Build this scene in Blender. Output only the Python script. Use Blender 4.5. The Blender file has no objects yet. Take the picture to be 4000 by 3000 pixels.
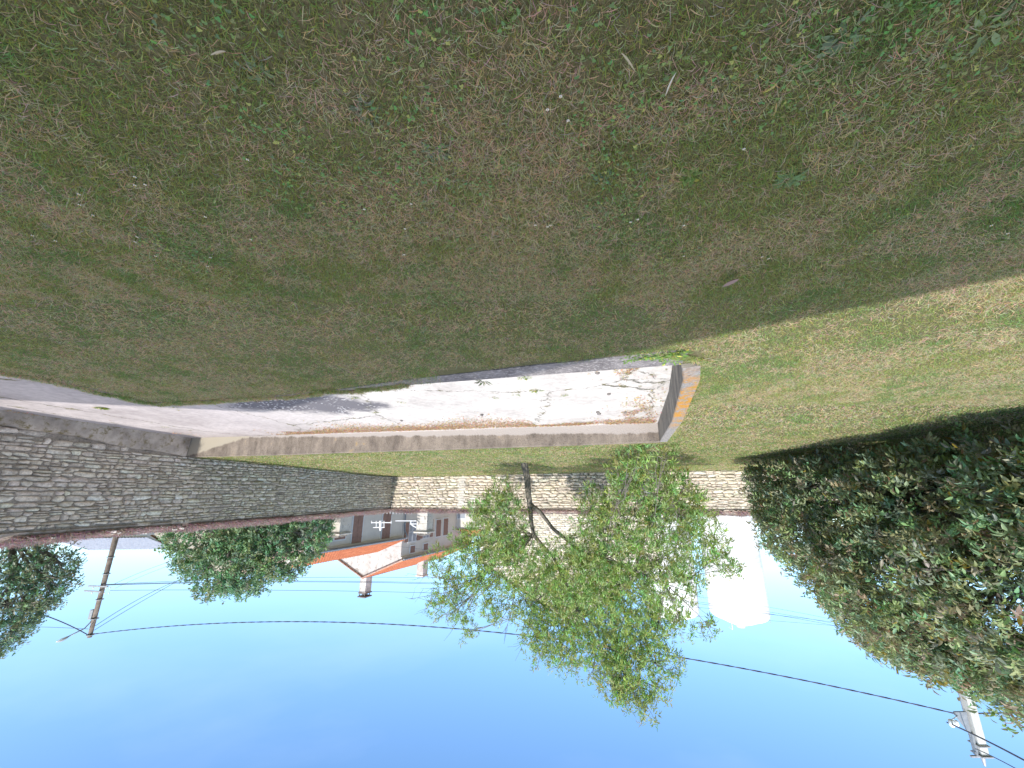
import bpy, math, random
import numpy as np
from mathutils import Vector, Matrix
from mathutils.geometry import delaunay_2d_cdt

random.seed(7)
rng = np.random.default_rng(11)
S = bpy.context.scene
COL = S.collection

# ------------------------------------------------------------------ camera (the photo was taken upside down)
FPX, HZN, CZ = 1500.0, 1920.0, 1.5
TH = math.atan((HZN - 1500) / FPX)
cam_d = bpy.data.cameras.new("camera")
cam = bpy.data.objects.new("camera", cam_d)
COL.objects.link(cam)
cam_d.sensor_width = 36.0
cam_d.lens = FPX / 4000 * 36.0
cam_d.clip_start = 0.05
cam_d.clip_end = 3000
cam.matrix_world = Matrix.Translation((0, 0, CZ)) @ Matrix.Rotation(math.pi / 2 - TH, 4, 'X') @ Matrix.Rotation(math.pi, 4, 'Z')
S.camera = cam

# ------------------------------------------------------------------ world and sun
SUN_EL = math.radians(38)
LAZ = math.radians(22.7)                       # light travels this far left of +Y
LX, LY = -math.sin(LAZ), math.cos(LAZ)
SUNV = Vector((-LX * math.cos(SUN_EL), -LY * math.cos(SUN_EL), math.sin(SUN_EL)))
W = bpy.data.worlds.new("World")
S.world = W
W.use_nodes = True
wn = W.node_tree
wn.nodes.clear()
sky = wn.nodes.new('ShaderNodeTexSky')
sky.sky_type = 'NISHITA'
sky.sun_disc = False
sky.sun_elevation = SUN_EL
sky.sun_rotation = math.atan2(SUNV.x, SUNV.y)
sky.air_density = 1.0
sky.dust_density = 0.0
sky.altitude = 500
sky.ozone_density = 1.6
bg = wn.nodes.new('ShaderNodeBackground')
bg.inputs['Strength'].default_value = 0.122
out = wn.nodes.new('ShaderNodeOutputWorld')
tc = wn.nodes.new('ShaderNodeTexCoord')
mp = wn.nodes.new('ShaderNodeMapping')
mp.inputs['Scale'].default_value = (1.2, 3.0, 6.0)
mp.inputs['Rotation'].default_value = (0, 0.3, 0.6)
nz = wn.nodes.new('ShaderNodeTexNoise')
nz.inputs['Scale'].default_value = 1.3
nz.inputs['Detail'].default_value = 5
rp = wn.nodes.new('ShaderNodeValToRGB')
rp.color_ramp.elements[0].position = 0.52
rp.color_ramp.elements[0].color = (0, 0, 0, 1)
rp.color_ramp.elements[1].position = 0.80
rp.color_ramp.elements[1].color = (0.045, 0.045, 0.045, 1)
mx = wn.nodes.new('ShaderNodeMixRGB')
mx.inputs['Color2'].default_value = (8.0, 8.4, 9.0, 1)
gm = wn.nodes.new('ShaderNodeHueSaturation')
gm.inputs['Saturation'].default_value = 1.14
wn.links.new(tc.outputs['Generated'], mp.inputs['Vector'])
wn.links.new(mp.outputs['Vector'], nz.inputs['Vector'])
wn.links.new(nz.outputs['Fac'], rp.inputs['Fac'])
wn.links.new(rp.outputs['Color'], mx.inputs['Fac'])
wn.links.new(sky.outputs['Color'], gm.inputs['Color'])
wn.links.new(gm.outputs['Color'], mx.inputs['Color1'])
# broken white cloud added high overhead, out of view, to brighten the shade
sz_ = wn.nodes.new('ShaderNodeSeparateXYZ'); wn.links.new(tc.outputs['Generated'], sz_.inputs[0])
mr = wn.nodes.new('ShaderNodeMapRange'); mr.interpolation_type = 'SMOOTHSTEP'
mr.inputs['From Min'].default_value = 0.52; mr.inputs['From Max'].default_value = 0.74
wn.links.new(sz_.outputs['Z'], mr.inputs['Value'])
n2 = wn.nodes.new('ShaderNodeTexNoise'); n2.inputs['Scale'].default_value = 2.6; n2.inputs['Detail'].default_value = 7
wn.links.new(tc.outputs['Generated'], n2.inputs['Vector'])
r2 = wn.nodes.new('ShaderNodeValToRGB')
r2.color_ramp.elements[0].position = 0.40; r2.color_ramp.elements[0].color = (0, 0, 0, 1)
r2.color_ramp.elements[1].position = 0.52; r2.color_ramp.elements[1].color = (1, 1, 1, 1)
wn.links.new(n2.outputs['Fac'], r2.inputs['Fac'])
ml = wn.nodes.new('ShaderNodeMath'); ml.operation = 'MULTIPLY'
wn.links.new(mr.outputs[0], ml.inputs[0]); wn.links.new(r2.outputs['Color'], ml.inputs[1])
mx2 = wn.nodes.new('ShaderNodeMixRGB'); mx2.inputs['Color2'].default_value = (6.9, 6.5, 6.2, 1)
wn.links.new(ml.outputs[0], mx2.inputs['Fac']); wn.links.new(mx.outputs['Color'], mx2.inputs['Color1'])
wn.links.new(mx2.outputs['Color'], bg.inputs['Color'])
wn.links.new(bg.outputs['Background'], out.inputs['Surface'])
sl = bpy.data.lights.new("sun", 'SUN')
sl.energy = 2.2
sl.angle = math.radians(0.5)
sl.color = (1.0, 0.96, 0.90)
so = bpy.data.objects.new("sun", sl)
so.rotation_euler = SUNV.to_track_quat('Z', 'Y').to_euler()
so.location = (0, 0, 30)
COL.objects.link(so)
S.view_settings.view_transform = 'Standard'
S.view_settings.look = 'None'
S.view_settings.gamma = 1
S.view_settings.use_curve_mapping = False
S.view_settings.exposure = 1.25

# ------------------------------------------------------------------ helpers
def ray(px, py):
    u = (2000 - px) / FPX; v = (1500 - py) / FPX
    c, s = math.cos(TH), math.sin(TH)
    return Vector((u, c - v * s, -s - v * c))
def at(px, py, Y):
    d = ray(px, py)
    return Vector((0, 0, CZ)) + d * (Y / d.y)
def gp(px, py, z):
    d = ray(px, py)
    return Vector((0, 0, CZ)) + d * ((z - CZ) / d.z)

def tag(o, label=None, cat=None, group=None, kind=None):
    if label: o['label'] = label
    if cat: o['category'] = cat
    if group: o['group'] = group
    if kind: o['kind'] = kind
    return o
def empty(name, loc, rz=0.0):
    o = bpy.data.objects.new(name, None)
    o.location = loc; o.rotation_euler = (0, 0, rz)
    o.empty_display_size = 0.2
    COL.objects.link(o)
    return o

class MB:
    def __init__(s): s.v = []; s.f = []
    def add(s, vs, fs):
        n = len(s.v); s.v += [tuple(p) for p in vs]; s.f += [tuple(i + n for i in f) for f in fs]
        return s
    def box(s, x0, x1, y0, y1, z0, z1, M=None):
        vs = [Vector((x, y, z)) for z in (z0, z1) for y in (y0, y1) for x in (x0, x1)]
        if M: vs = [M @ v for v in vs]
        return s.add(vs, [(0, 2, 3, 1), (4, 5, 7, 6), (0, 1, 5, 4), (1, 3, 7, 5), (3, 2, 6, 7), (2, 0, 4, 6)])
    def tube(s, pts, rad, n=8, cap=True):
        pts = [Vector(p) for p in pts]
        if not hasattr(rad, '__len__'): rad = [rad] * len(pts)
        rings = []; prev = None
        for i, p in enumerate(pts):
            t = (pts[min(i + 1, len(pts) - 1)] - pts[max(i - 1, 0)])
            if t.length < 1e-9: t = Vector((0, 0, 1))
            t.normalize()
            if prev is None:
                a = t.cross(Vector((0.31, 0.17, 0.93)))
                if a.length < 0.05: a = t.cross(Vector((1, 0, 0)))
            else:
                a = prev - t * prev.dot(t)
            a.normalize(); prev = a; b = t.cross(a)
            rings.append([p + (a * math.cos(2 * math.pi * k / n) + b * math.sin(2 * math.pi * k / n)) * rad[i] for k in range(n)])
        vs = [q for r in rings for q in r]; fs = []
        for i in range(len(pts) - 1):
            for k in range(n):
                k2 = (k + 1) % n
                fs.append((i * n + k, i * n + k2, (i + 1) * n + k2, (i + 1) * n + k))
        if cap:
            fs.append(tuple(range(n))[::-1]); fs.append(tuple((len(pts) - 1) * n + k for k in range(n)))
        return s.add(vs, fs)
    def lathe(s, prof, c=(0, 0, 0), n=32):
        vs = []; fs = []
        for r, z in prof:
            for k in range(n):
                a = 2 * math.pi * k / n
                vs.append((c[0] + r * math.cos(a), c[1] + r * math.sin(a), c[2] + z))
        for i in range(len(prof) - 1):
            for k in range(n):
                k2 = (k + 1) % n
                fs.append((i * n + k, i * n + k2, (i + 1) * n + k2, (i + 1) * n + k))
        fs.append(tuple(range(n))[::-1]); fs.append(tuple((len(prof) - 1) * n + k for k in range(n)))
        return s.add(vs, fs)
    def prism(s, poly, y0, y1):       # polygon in xz, extruded in y
        n = len(poly)
        vs = [(x, y0, z) for x, z in poly] + [(x, y1, z) for x, z in poly]
        fs = [tuple(range(n)), tuple(range(2 * n - 1, n - 1, -1))] + [(i, i + n, (i + 1) % n + n, (i + 1) % n) for i in range(n)]
        return s.add(vs, fs)
    def build(s, name, m, parent=None, smooth=False, bevel=0):
        me = bpy.data.meshes.new(name); me.from_pydata(s.v, [], s.f); me.update()
        import bmesh
        b = bmesh.new(); b.from_mesh(me); bmesh.ops.recalc_face_normals(b, faces=b.faces); b.to_mesh(me); b.free()
        me.materials.append(m)
        if smooth: me.polygons.foreach_set('use_smooth', [True] * len(me.polygons))
        o = bpy.data.objects.new(name, me); COL.objects.link(o)
        if parent: o.parent = parent
        if bevel:
            bv = o.modifiers.new('bevel', 'BEVEL'); bv.width = bevel; bv.segments = 2; bv.limit_method = 'ANGLE'
        return o

def np_mesh(name, V, F, m, parent=None, col=None, smooth=False):
    """V (n,3) array, F (k,3|4) int array, col (n,3)"""
    me = bpy.data.meshes.new(name)
    V = np.asarray(V, dtype=np.float32); F = np.asarray(F, dtype=np.int32)
    me.vertices.add(len(V)); me.vertices.foreach_set('co', V.ravel())
    k = F.shape[1]
    me.loops.add(F.size); me.loops.foreach_set('vertex_index', F.ravel())
    me.polygons.add(len(F)); me.polygons.foreach_set('loop_start', np.arange(0, F.size, k, dtype=np.int32))
    me.polygons.foreach_set('loop_total', np.full(len(F), k, dtype=np.int32))
    if smooth: me.polygons.foreach_set('use_smooth', np.ones(len(F), dtype=bool))
    if col is not None:
        a = me.color_attributes.new('Col', 'FLOAT_COLOR', 'POINT')
        a.data.foreach_set('color', np.concatenate([col, np.ones((len(col), 1))], 1).astype(np.float32).ravel())
    me.update(calc_edges=True)
    me.materials.append(m)
    o = bpy.data.objects.new(name, me); COL.objects.link(o)
    if parent: o.parent = parent
    return o

def vnoise(x, y, seed=0):
    """smooth value noise on numpy arrays, 0..1"""
    x = np.asarray(x, float); y = np.asarray(y, float)
    xi = np.floor(x).astype(int); yi = np.floor(y).astype(int)
    xf = x - xi; yf = y - yi
    xf = xf * xf * (3 - 2 * xf); yf = yf * yf * (3 - 2 * yf)
    def h(a, b):
        n = (a * 374761393 + b * 668265263 + seed * 974634777) & 0xffffffff
        n = ((n ^ (n >> 13)) * 1274126177) & 0xffffffff
        return ((n ^ (n >> 16)) & 0xffff) / 65535.0
    return (h(xi, yi) * (1 - xf) + h(xi + 1, yi) * xf) * (1 - yf) + (h(xi, yi + 1) * (1 - xf) + h(xi + 1, yi + 1) * xf) * yf
def fbm(x, y, seed=0):
    return (vnoise(x, y, seed) * .5 + vnoise(x * 2.1, y * 2.1, seed + 1) * .3 + vnoise(x * 4.3, y * 4.3, seed + 2) * .2)

# ------------------------------------------------------------------ materials
def mat(name, rough=0.9, spec=0.3):
    m = bpy.data.materials.new(name); m.use_nodes = True
    nt = m.node_tree; p = nt.nodes['Principled BSDF']
    p.inputs['Roughness'].default_value = rough
    p.inputs['Specular IOR Level'].default_value = spec
    return m, nt, p
def N(nt, t, **kw):
    n = nt.nodes.new(t)
    for k, v in kw.items():
        if k in n.inputs: n.inputs[k].default_value = v
        else: setattr(n, k, v)
    return n
def ramp(nt, stops):
    r = nt.nodes.new('ShaderNodeValToRGB'); e = r.color_ramp.elements
    while len(e) < len(stops): e.new(0.5)
    for i, (p, c) in enumerate(stops):
        e[i].position = p
        e[i].color = (*c, 1) if hasattr(c, '__len__') else (c, c, c, 1)
    return r
def noise(nt, scale, detail=6, rough=0.6, vec=None, dist=0.0):
    n = N(nt, 'ShaderNodeTexNoise', Scale=scale, Detail=detail, Roughness=rough, Distortion=dist)
    if vec: nt.links.new(vec, n.inputs['Vector'])
    return n
def mixc(nt, fac, a, b, mode='MIX'):
    m = nt.nodes.new('ShaderNodeMixRGB'); m.blend_type = mode
    for i, x in zip(('Fac', 'Color1', 'Color2'), (fac, a, b)):
        if isinstance(x, (int, float)): m.inputs[i].default_value = x
        elif isinstance(x, tuple): m.inputs[i].default_value = (*x, 1)
        else: nt.links.new(x, m.inputs[i])
    return m.outputs['Color']
def bump(nt, p, h, strength=0.5, dist=0.01):
    b = N(nt, 'ShaderNodeBump', Strength=strength, Distance=dist)
    nt.links.new(h, b.inputs['Height']); nt.links.new(b.outputs['Normal'], p.inputs['Normal'])

def noisy(name, c1, c2, scale=3, rough=0.9, c3=None, s3=20, bs=0.3, bd=0.01, spec=0.3):
    m, nt, p = mat(name, rough, spec)
    o = nt.nodes.new('ShaderNodeTexCoord').outputs['Object']
    n = noise(nt, scale, 8, 0.65, o)
    r = ramp(nt, [(0.32, c1), (0.68, c2)]); nt.links.new(n.outputs['Fac'], r.inputs['Fac'])
    c = r.outputs['Color']
    n2 = noise(nt, s3, 6, 0.7, o)
    if c3:
        r2 = ramp(nt, [(0.52, 0.0), (0.66, 1.0)]); nt.links.new(n2.outputs['Fac'], r2.inputs['Fac'])
        c = mixc(nt, r2.outputs['Color'], c, c3)
    nt.links.new(c, p.inputs['Base Color'])
    if bs: bump(nt, p, n2.outputs['Fac'], bs, bd)
    return m

def leafmat(name, trans=0.35, rough=0.45, spec=0.4):
    m, nt, p = mat(name, rough, spec)
    a = N(nt, 'ShaderNodeVertexColor', layer_name='Col')
    nt.links.new(a.outputs['Color'], p.inputs['Base Color'])
    t = nt.nodes.new('ShaderNodeBsdfTranslucent')
    hs = N(nt, 'ShaderNodeHueSaturation', Hue=0.48, Saturation=1.1, Value=1.5)
    nt.links.new(a.outputs['Color'], hs.inputs['Color']); nt.links.new(hs.outputs['Color'], t.inputs['Color'])
    mx = nt.nodes.new('ShaderNodeMixShader'); mx.inputs['Fac'].default_value = trans
    nt.links.new(p.outputs['BSDF'], mx.inputs[1]); nt.links.new(t.outputs['BSDF'], mx.inputs[2])
    nt.links.new(mx.outputs['Shader'], nt.nodes['Material Output'].inputs['Surface'])
    return m

M_leaf = leafmat('leaf')
M_gloss = leafmat('glossy_leaf', 0.32, 0.42, 0.45)
M_grass = leafmat('grass_blade', 0.3, 0.6, 0.25)
M_bark = noisy('bark', (0.10, 0.09, 0.08), (0.24, 0.21, 0.18), 9, 0.95, (0.28, 0.26, 0.2), 30, 0.8, 0.02)
M_twig = noisy('twig', (0.12, 0.11, 0.1), (0.25, 0.23, 0.21), 12, 0.9, bs=0)
M_ground = noisy('ground', (0.08, 0.09, 0.04), (0.16, 0.14, 0.08), 0.4, 1.0)

def lawn_mat():
    m, nt, p = mat('lawn_soil', 1.0, 0.1)
    o = nt.nodes.new('ShaderNodeTexCoord').outputs['Object']
    n1 = noise(nt, 1.1, 6, 0.6, o); n2 = noise(nt, 26, 8, 0.75, o); n3 = noise(nt, 130, 4, 0.8, o)
    r1 = ramp(nt, [(0.38, (0.10, 0.12, 0.045)), (0.62, (0.18, 0.16, 0.09))]); nt.links.new(n1.outputs['Fac'], r1.inputs['Fac'])
    r2 = ramp(nt, [(0.35, (0.07, 0.085, 0.03)), (0.6, (0.24, 0.21, 0.13))]); nt.links.new(n2.outputs['Fac'], r2.inputs['Fac'])
    c = mixc(nt, 0.5, r1.outputs['Color'], r2.outputs['Color'])
    r3 = ramp(nt, [(0.35, 0.6), (0.65, 1.2)]); nt.links.new(n3.outputs['Fac'], r3.inputs['Fac'])
    c = mixc(nt, 1.0, c, r3.outputs['Color'], 'MULTIPLY')
    nt.links.new(c, p.inputs['Base Color'])
    bump(nt, p, n2.outputs['Fac'], 0.6, 0.03)
    return m
M_lawn = lawn_mat()

def stone_mat():
    m, nt, p = mat('rubble_stone', 0.92, 0.2)
    o = nt.nodes.new('ShaderNodeTexCoord').outputs['Object']
    a = N(nt, 'ShaderNodeVertexColor', layer_name='Col')
    n1 = noise(nt, 14, 8, 0.7, o); n2 = noise(nt, 60, 6, 0.75, o); n3 = noise(nt, 1.3, 5, 0.6, o)
    r1 = ramp(nt, [(0.34, (0.60, 0.56, 0.52)), (0.6, (1.14, 1.12, 1.08))]); nt.links.new(n1.outputs['Fac'], r1.inputs['Fac'])
    c = mixc(nt, 1.0, a.outputs['Color'], r1.outputs['Color'], 'MULTIPLY')
    r3 = ramp(nt, [(0.56, 0.0), (0.72, 0.45)]); nt.links.new(n3.outputs['Fac'], r3.inputs['Fac'])
    c = mixc(nt, r3.outputs['Color'], c, (0.36, 0.31, 0.25))
    nt.links.new(c, p.inputs['Base Color'])
    bump(nt, p, mixc(nt, .5, n2.outputs['Fac'], n1.outputs['Fac']), 1.0, 0.03)
    return m
M_stone = stone_mat()
M_mortar = noisy('earth_mortar', (0.25, 0.215, 0.18), (0.46, 0.40, 0.33), 5, 1.0, (0.1, 0.09, 0.08), 25, 0.8, 0.02)
M_render = noisy('cement_render', (0.26, 0.22, 0.185), (0.56, 0.48, 0.40), 2.4, 0.95, (0.19, 0.15, 0.07), 7, 0.6, 0.02)
M_tile = noisy('terracotta', (0.42, 0.12, 0.05), (0.62, 0.24, 0.12), 3, 0.9, (0.32, 0.13, 0.08), 14, 0.3, 0.01)
M_oldtile = noisy('weathered_tile', (0.34, 0.2, 0.15), (0.5, 0.36, 0.29), 4, 0.95, (0.5, 0.46, 0.42), 10, 0.4, 0.01)
M_white = noisy('white_render', (0.74, 0.73, 0.7), (0.82, 0.81, 0.79), 1.5, 0.9, bs=0.1)
M_stain = noisy('stained_white_render', (0.42, 0.39, 0.35), (0.66, 0.64, 0.61), 1.2, 0.95, (0.3, 0.27, 0.24), 2.2, 0.2)
M_cream = noisy('cream_render', (0.60, 0.55, 0.50), (0.68, 0.63, 0.57), 1.2, 0.95, bs=0.15)
M_shutter = noisy('brown_shutter', (0.25, 0.15, 0.12), (0.33, 0.2, 0.16), 5, 0.7, bs=0.1)
M_frame = noisy('painted_trim', (0.62, 0.62, 0.63), (0.7, 0.7, 0.7), 6, 0.6, bs=0)
M_zinc = noisy('zinc', (0.2, 0.22, 0.25), (0.3, 0.32, 0.35), 5, 0.5, bs=0, spec=0.5)
M_slate = noisy('slate_roof', (0.27, 0.29, 0.34), (0.4, 0.42, 0.47), 4, 0.7, bs=0.3)
M_tank = noisy('white_tank_paint', (0.8, 0.8, 0.79), (0.84, 0.84, 0.83), 0.6, 0.5, bs=0, spec=0.4)
M_gate = noisy('white_gate_paint', (0.78, 0.78, 0.78), (0.84, 0.84, 0.84), 6, 0.4, bs=0)
M_ashlar = noisy('pale_cut_stone', (0.55, 0.5, 0.43), (0.7, 0.66, 0.6), 3, 0.95, (0.3, 0.27, 0.24), 6, 0.4)
M_dark = noisy('dark_weathered_stone', (0.1, 0.09, 0.08), (0.3, 0.27, 0.24), 5, 1.0, bs=0.6)
M_wood = noisy('weathered_wood', (0.13, 0.1, 0.08), (0.26, 0.21, 0.17), 6, 0.95, bs=0.3)
M_cpole = noisy('pale_concrete', (0.5, 0.49, 0.46), (0.62, 0.6, 0.57), 4, 0.9, bs=0.2)
M_cable = noisy('black_cable', (0.06, 0.06, 0.08), (0.09, 0.09, 0.12), 5, 0.6, bs=0)
M_metal = noisy('galvanised_metal', (0.25, 0.25, 0.26), (0.4, 0.4, 0.41), 8, 0.45, bs=0, spec=0.6)
M_lampglass, _nt, _p = mat('lamp_glass', 0.2, 0.5); _p.inputs['Base Color'].default_value = (0.75, 0.77, 0.8, 1)
M_glass, _nt, _p = mat('window_glass', 0.25, 0.5); _p.inputs['Base Color'].default_value = (0.34, 0.36, 0.4, 1)
M_pebble = noisy('pebble', (0.1, 0.09, 0.09), (0.3, 0.28, 0.26), 20, 0.9, bs=0)
M_petal, _nt, _p = mat('petal', 0.6, 0.3); _p.inputs['Base Color'].default_value = (0.82, 0.82, 0.85, 1)

# concrete drive: grey-white with cracks, moss, a dark flaking patch
def drive_mat():
    m, nt, p = mat('old_concrete', 0.9, 0.25)
    o = nt.nodes.new('ShaderNodeTexCoord').outputs['Object']
    n1 = noise(nt, 0.55, 7, 0.62, o, 0.4); n2 = noise(nt, 9, 8, 0.75, o); n3 = noise(nt, 90, 4, 0.7, o)
    r1 = ramp(nt, [(0.33, (0.46, 0.43, 0.41)), (0.6, (0.66, 0.63, 0.60))]); nt.links.new(n1.outputs['Fac'], r1.inputs['Fac'])
    r2 = ramp(nt, [(0.3, 0.72), (0.62, 1.08)]); nt.links.new(n2.outputs['Fac'], r2.inputs['Fac'])
    c = mixc(nt, 1.0, r1.outputs['Color'], r2.outputs['Color'], 'MULTIPLY')
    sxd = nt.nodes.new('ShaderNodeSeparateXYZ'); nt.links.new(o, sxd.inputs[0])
    shade_mask = N(nt, 'ShaderNodeMath', operation='MULTIPLY_ADD'); nt.links.new(n1.outputs['Fac'], shade_mask.inputs[0]); shade_mask.inputs[1].default_value = 4.0; nt.links.new(sxd.outputs['X'], shade_mask.inputs[2])
    mrp = N(nt, 'ShaderNodeMapRange'); nt.links.new(shade_mask.outputs[0], mrp.inputs['Value']); mrp.inputs['From Min'].default_value = 4.5; mrp.inputs['From Max'].default_value = 8.5
    c = mixc(nt, mrp.outputs[0], c, mixc(nt, 1.0, c, (0.72, 0.69, 0.72), 'MULTIPLY'))  # shade painted into the concrete colour, darker towards the right-hand stone wall
    # dark patch with pale flakes, a real stain around (3.4, 6.9)
    sub = N(nt, 'ShaderNodeVectorMath', operation='SUBTRACT'); nt.links.new(o, sub.inputs[0]); sub.inputs[1].default_value = (4.1, 7.15, 0)
    rot = N(nt, 'ShaderNodeMapping'); rot.inputs['Rotation'].default_value = (0, 0, -0.3); rot.inputs['Scale'].default_value = (0.50, 0.95, 0)
    nt.links.new(sub.outputs[0], rot.inputs['Vector'])
    ln = N(nt, 'ShaderNodeVectorMath', operation='LENGTH'); nt.links.new(rot.outputs['Vector'], ln.inputs[0])
    n4 = noise(nt, 1.6, 6, 0.7, o)
    ad = N(nt, 'ShaderNodeMath', operation='MULTIPLY_ADD'); nt.links.new(n4.outputs['Fac'], ad.inputs[0]); ad.inputs[1].default_value = 1.3; nt.links.new(ln.outputs['Value'], ad.inputs[2])
    rr = ramp(nt, [(0.80, 1.0), (0.98, 0.0)])
    dv = N(nt, 'ShaderNodeMath', operation='MULTIPLY'); nt.links.new(ad.outputs[0], dv.inputs[0]); dv.inputs[1].default_value = 0.62
    nt.links.new(dv.outputs[0], rr.inputs['Fac'])
    vo = N(nt, 'ShaderNodeTexVoronoi', Scale=17.0); mpv = N(nt, 'ShaderNodeMapping'); mpv.inputs['Scale'].default_value = (0.75, 1.3, 1)
    nt.links.new(o, mpv.inputs['Vector']); nt.links.new(mpv.outputs['Vector'], vo.inputs['Vector'])
    rv = ramp(nt, [(0.24, (0.85, 0.84, 0.85)), (0.34, (0.13, 0.125, 0.14))]); nt.links.new(vo.outputs['Distance'], rv.inputs['Fac'])
    n6 = noise(nt, 2.2, 4, 0.6, o)
    r6 = ramp(nt, [(0.45, 0.0), (0.58, 1.0)]); nt.links.new(n6.outputs['Fac'], r6.inputs['Fac'])
    dk = mixc(nt, r6.outputs['Color'], (0.15, 0.145, 0.16), rv.outputs['Color'])
    c = mixc(nt, rr.outputs['Color'], c, dk)
    # cracks
    vc = N(nt, 'ShaderNodeTexVoronoi', Scale=0.27, feature='DISTANCE_TO_EDGE'); wv = noise(nt, 1.8, 6, 0.7, o)
    mw = N(nt, 'ShaderNodeVectorMath', operation='MULTIPLY_ADD'); nt.links.new(wv.outputs['Color'], mw.inputs[0]); mw.inputs[1].default_value = (0.7, 0.7, 0); nt.links.new(o, mw.inputs[2])
    nt.links.new(mw.outputs[0], vc.inputs['Vector'])
    rc = ramp(nt, [(0.0012, 1.0), (0.004, 0.0)]); nt.links.new(vc.outputs['Distance'], rc.inputs['Fac'])
    c = mixc(nt, rc.outputs['Color'], c, (0.07, 0.07, 0.05))
    # moss and dirt close to the cracks
    rm = ramp(nt, [(0.006, 1.0), (0.028, 0.0)]); nt.links.new(vc.outputs['Distance'], rm.inputs['Fac'])
    n5 = noise(nt, 3.5, 6, 0.75, o); r5 = ramp(nt, [(0.56, 0.0), (0.62, 1.0)]); nt.links.new(n5.outputs['Fac'], r5.inputs['Fac'])
    mm = mixc(nt, 1.0, rm.outputs['Color'], r5.outputs['Color'], 'MULTIPLY')
    c = mixc(nt, mm, c, (0.13, 0.12, 0.045))
    nt.links.new(c, p.inputs['Base Color'])
    bump(nt, p, n3.outputs['Fac'], 0.35, 0.006)
    return m
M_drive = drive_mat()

def face_mat():          # weathered back face: pale foot, grey pitted above, ochre streaks
    m, nt, p = mat('weathered_concrete', 0.95, 0.2)
    o = nt.nodes.new('ShaderNodeTexCoord').outputs['Object']
    sx = nt.nodes.new('ShaderNodeSeparateXYZ'); nt.links.new(o, sx.inputs[0])
    st = N(nt, 'ShaderNodeMapping'); st.inputs['Scale'].default_value = (1.6, 1.6, 0.8); nt.links.new(o, st.inputs['Vector'])
    n1 = noise(nt, 2.0, 7, 0.7, st.outputs['Vector']); n2 = noise(nt, 38, 5, 0.7, o); n3 = noise(nt, 0.5, 3, 0.5, o)
    r1 = ramp(nt, [(0.32, (0.12, 0.10, 0.085)), (0.68, (0.33, 0.28, 0.23))]); nt.links.new(n1.outputs['Fac'], r1.inputs['Fac'])
    r2 = ramp(nt, [(0.32, 0.35), (0.45, 1.0)]); nt.links.new(n2.outputs['Fac'], r2.inputs['Fac'])
    c = mixc(nt, 1.0, r1.outputs['Color'], r2.outputs['Color'], 'MULTIPLY')
    r3 = ramp(nt, [(0.6, 0.0), (0.7, 0.8)]); nt.links.new(n1.outputs['Fac'], r3.inputs['Fac'])
    r3b = ramp(nt, [(0.5, 0.0), (0.6, 1.0)]); nt.links.new(n3.outputs['Fac'], r3b.inputs['Fac'])
    c = mixc(nt, mixc(nt, 1.0, r3.outputs['Color'], r3b.outputs['Color'], 'MULTIPLY'), c, (0.42, 0.27, 0.07))
    # newer cement: two fillets low on the face (right end and left end of the run)
    def lin(a, b, cst):
        q = N(nt, 'ShaderNodeMath', operation='MULTIPLY_ADD'); nt.links.new(sx.outputs['X'], q.inputs[0]); q.inputs[1].default_value = a
        q2 = N(nt, 'ShaderNodeMath', operation='MULTIPLY_ADD'); nt.links.new(sx.outputs['Z'], q2.inputs[0]); q2.inputs[1].default_value = b
        nt.links.new(q.outputs[0], q2.inputs[2]); q.inputs[2].default_value = cst
        q3 = N(nt, 'ShaderNodeMath', operation='MULTIPLY_ADD'); nt.links.new(n1.outputs['Fac'], q3.inputs[0]); q3.inputs[1].default_value = 0.35; nt.links.new(q2.outputs[0], q3.inputs[2])
        r = ramp(nt, [(0.47, 0.0), (0.53, 1.0)]); nt.links.new(q3.outputs[0], r.inputs['Fac']); return r.outputs['Color']
    fa = lin(-0.05, -1.6, 0.60)
    fb = lin(0.32, -1.3, -2.34)
    c = mixc(nt, fa, c, (0.40, 0.36, 0.33)); c = mixc(nt, fb, c, (0.40, 0.36, 0.29))
    nt.links.new(c, p.inputs['Base Color'])
    bump(nt, p, n2.outputs['Fac'], 0.8, 0.02)
    return m
M_face = face_mat()
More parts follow.
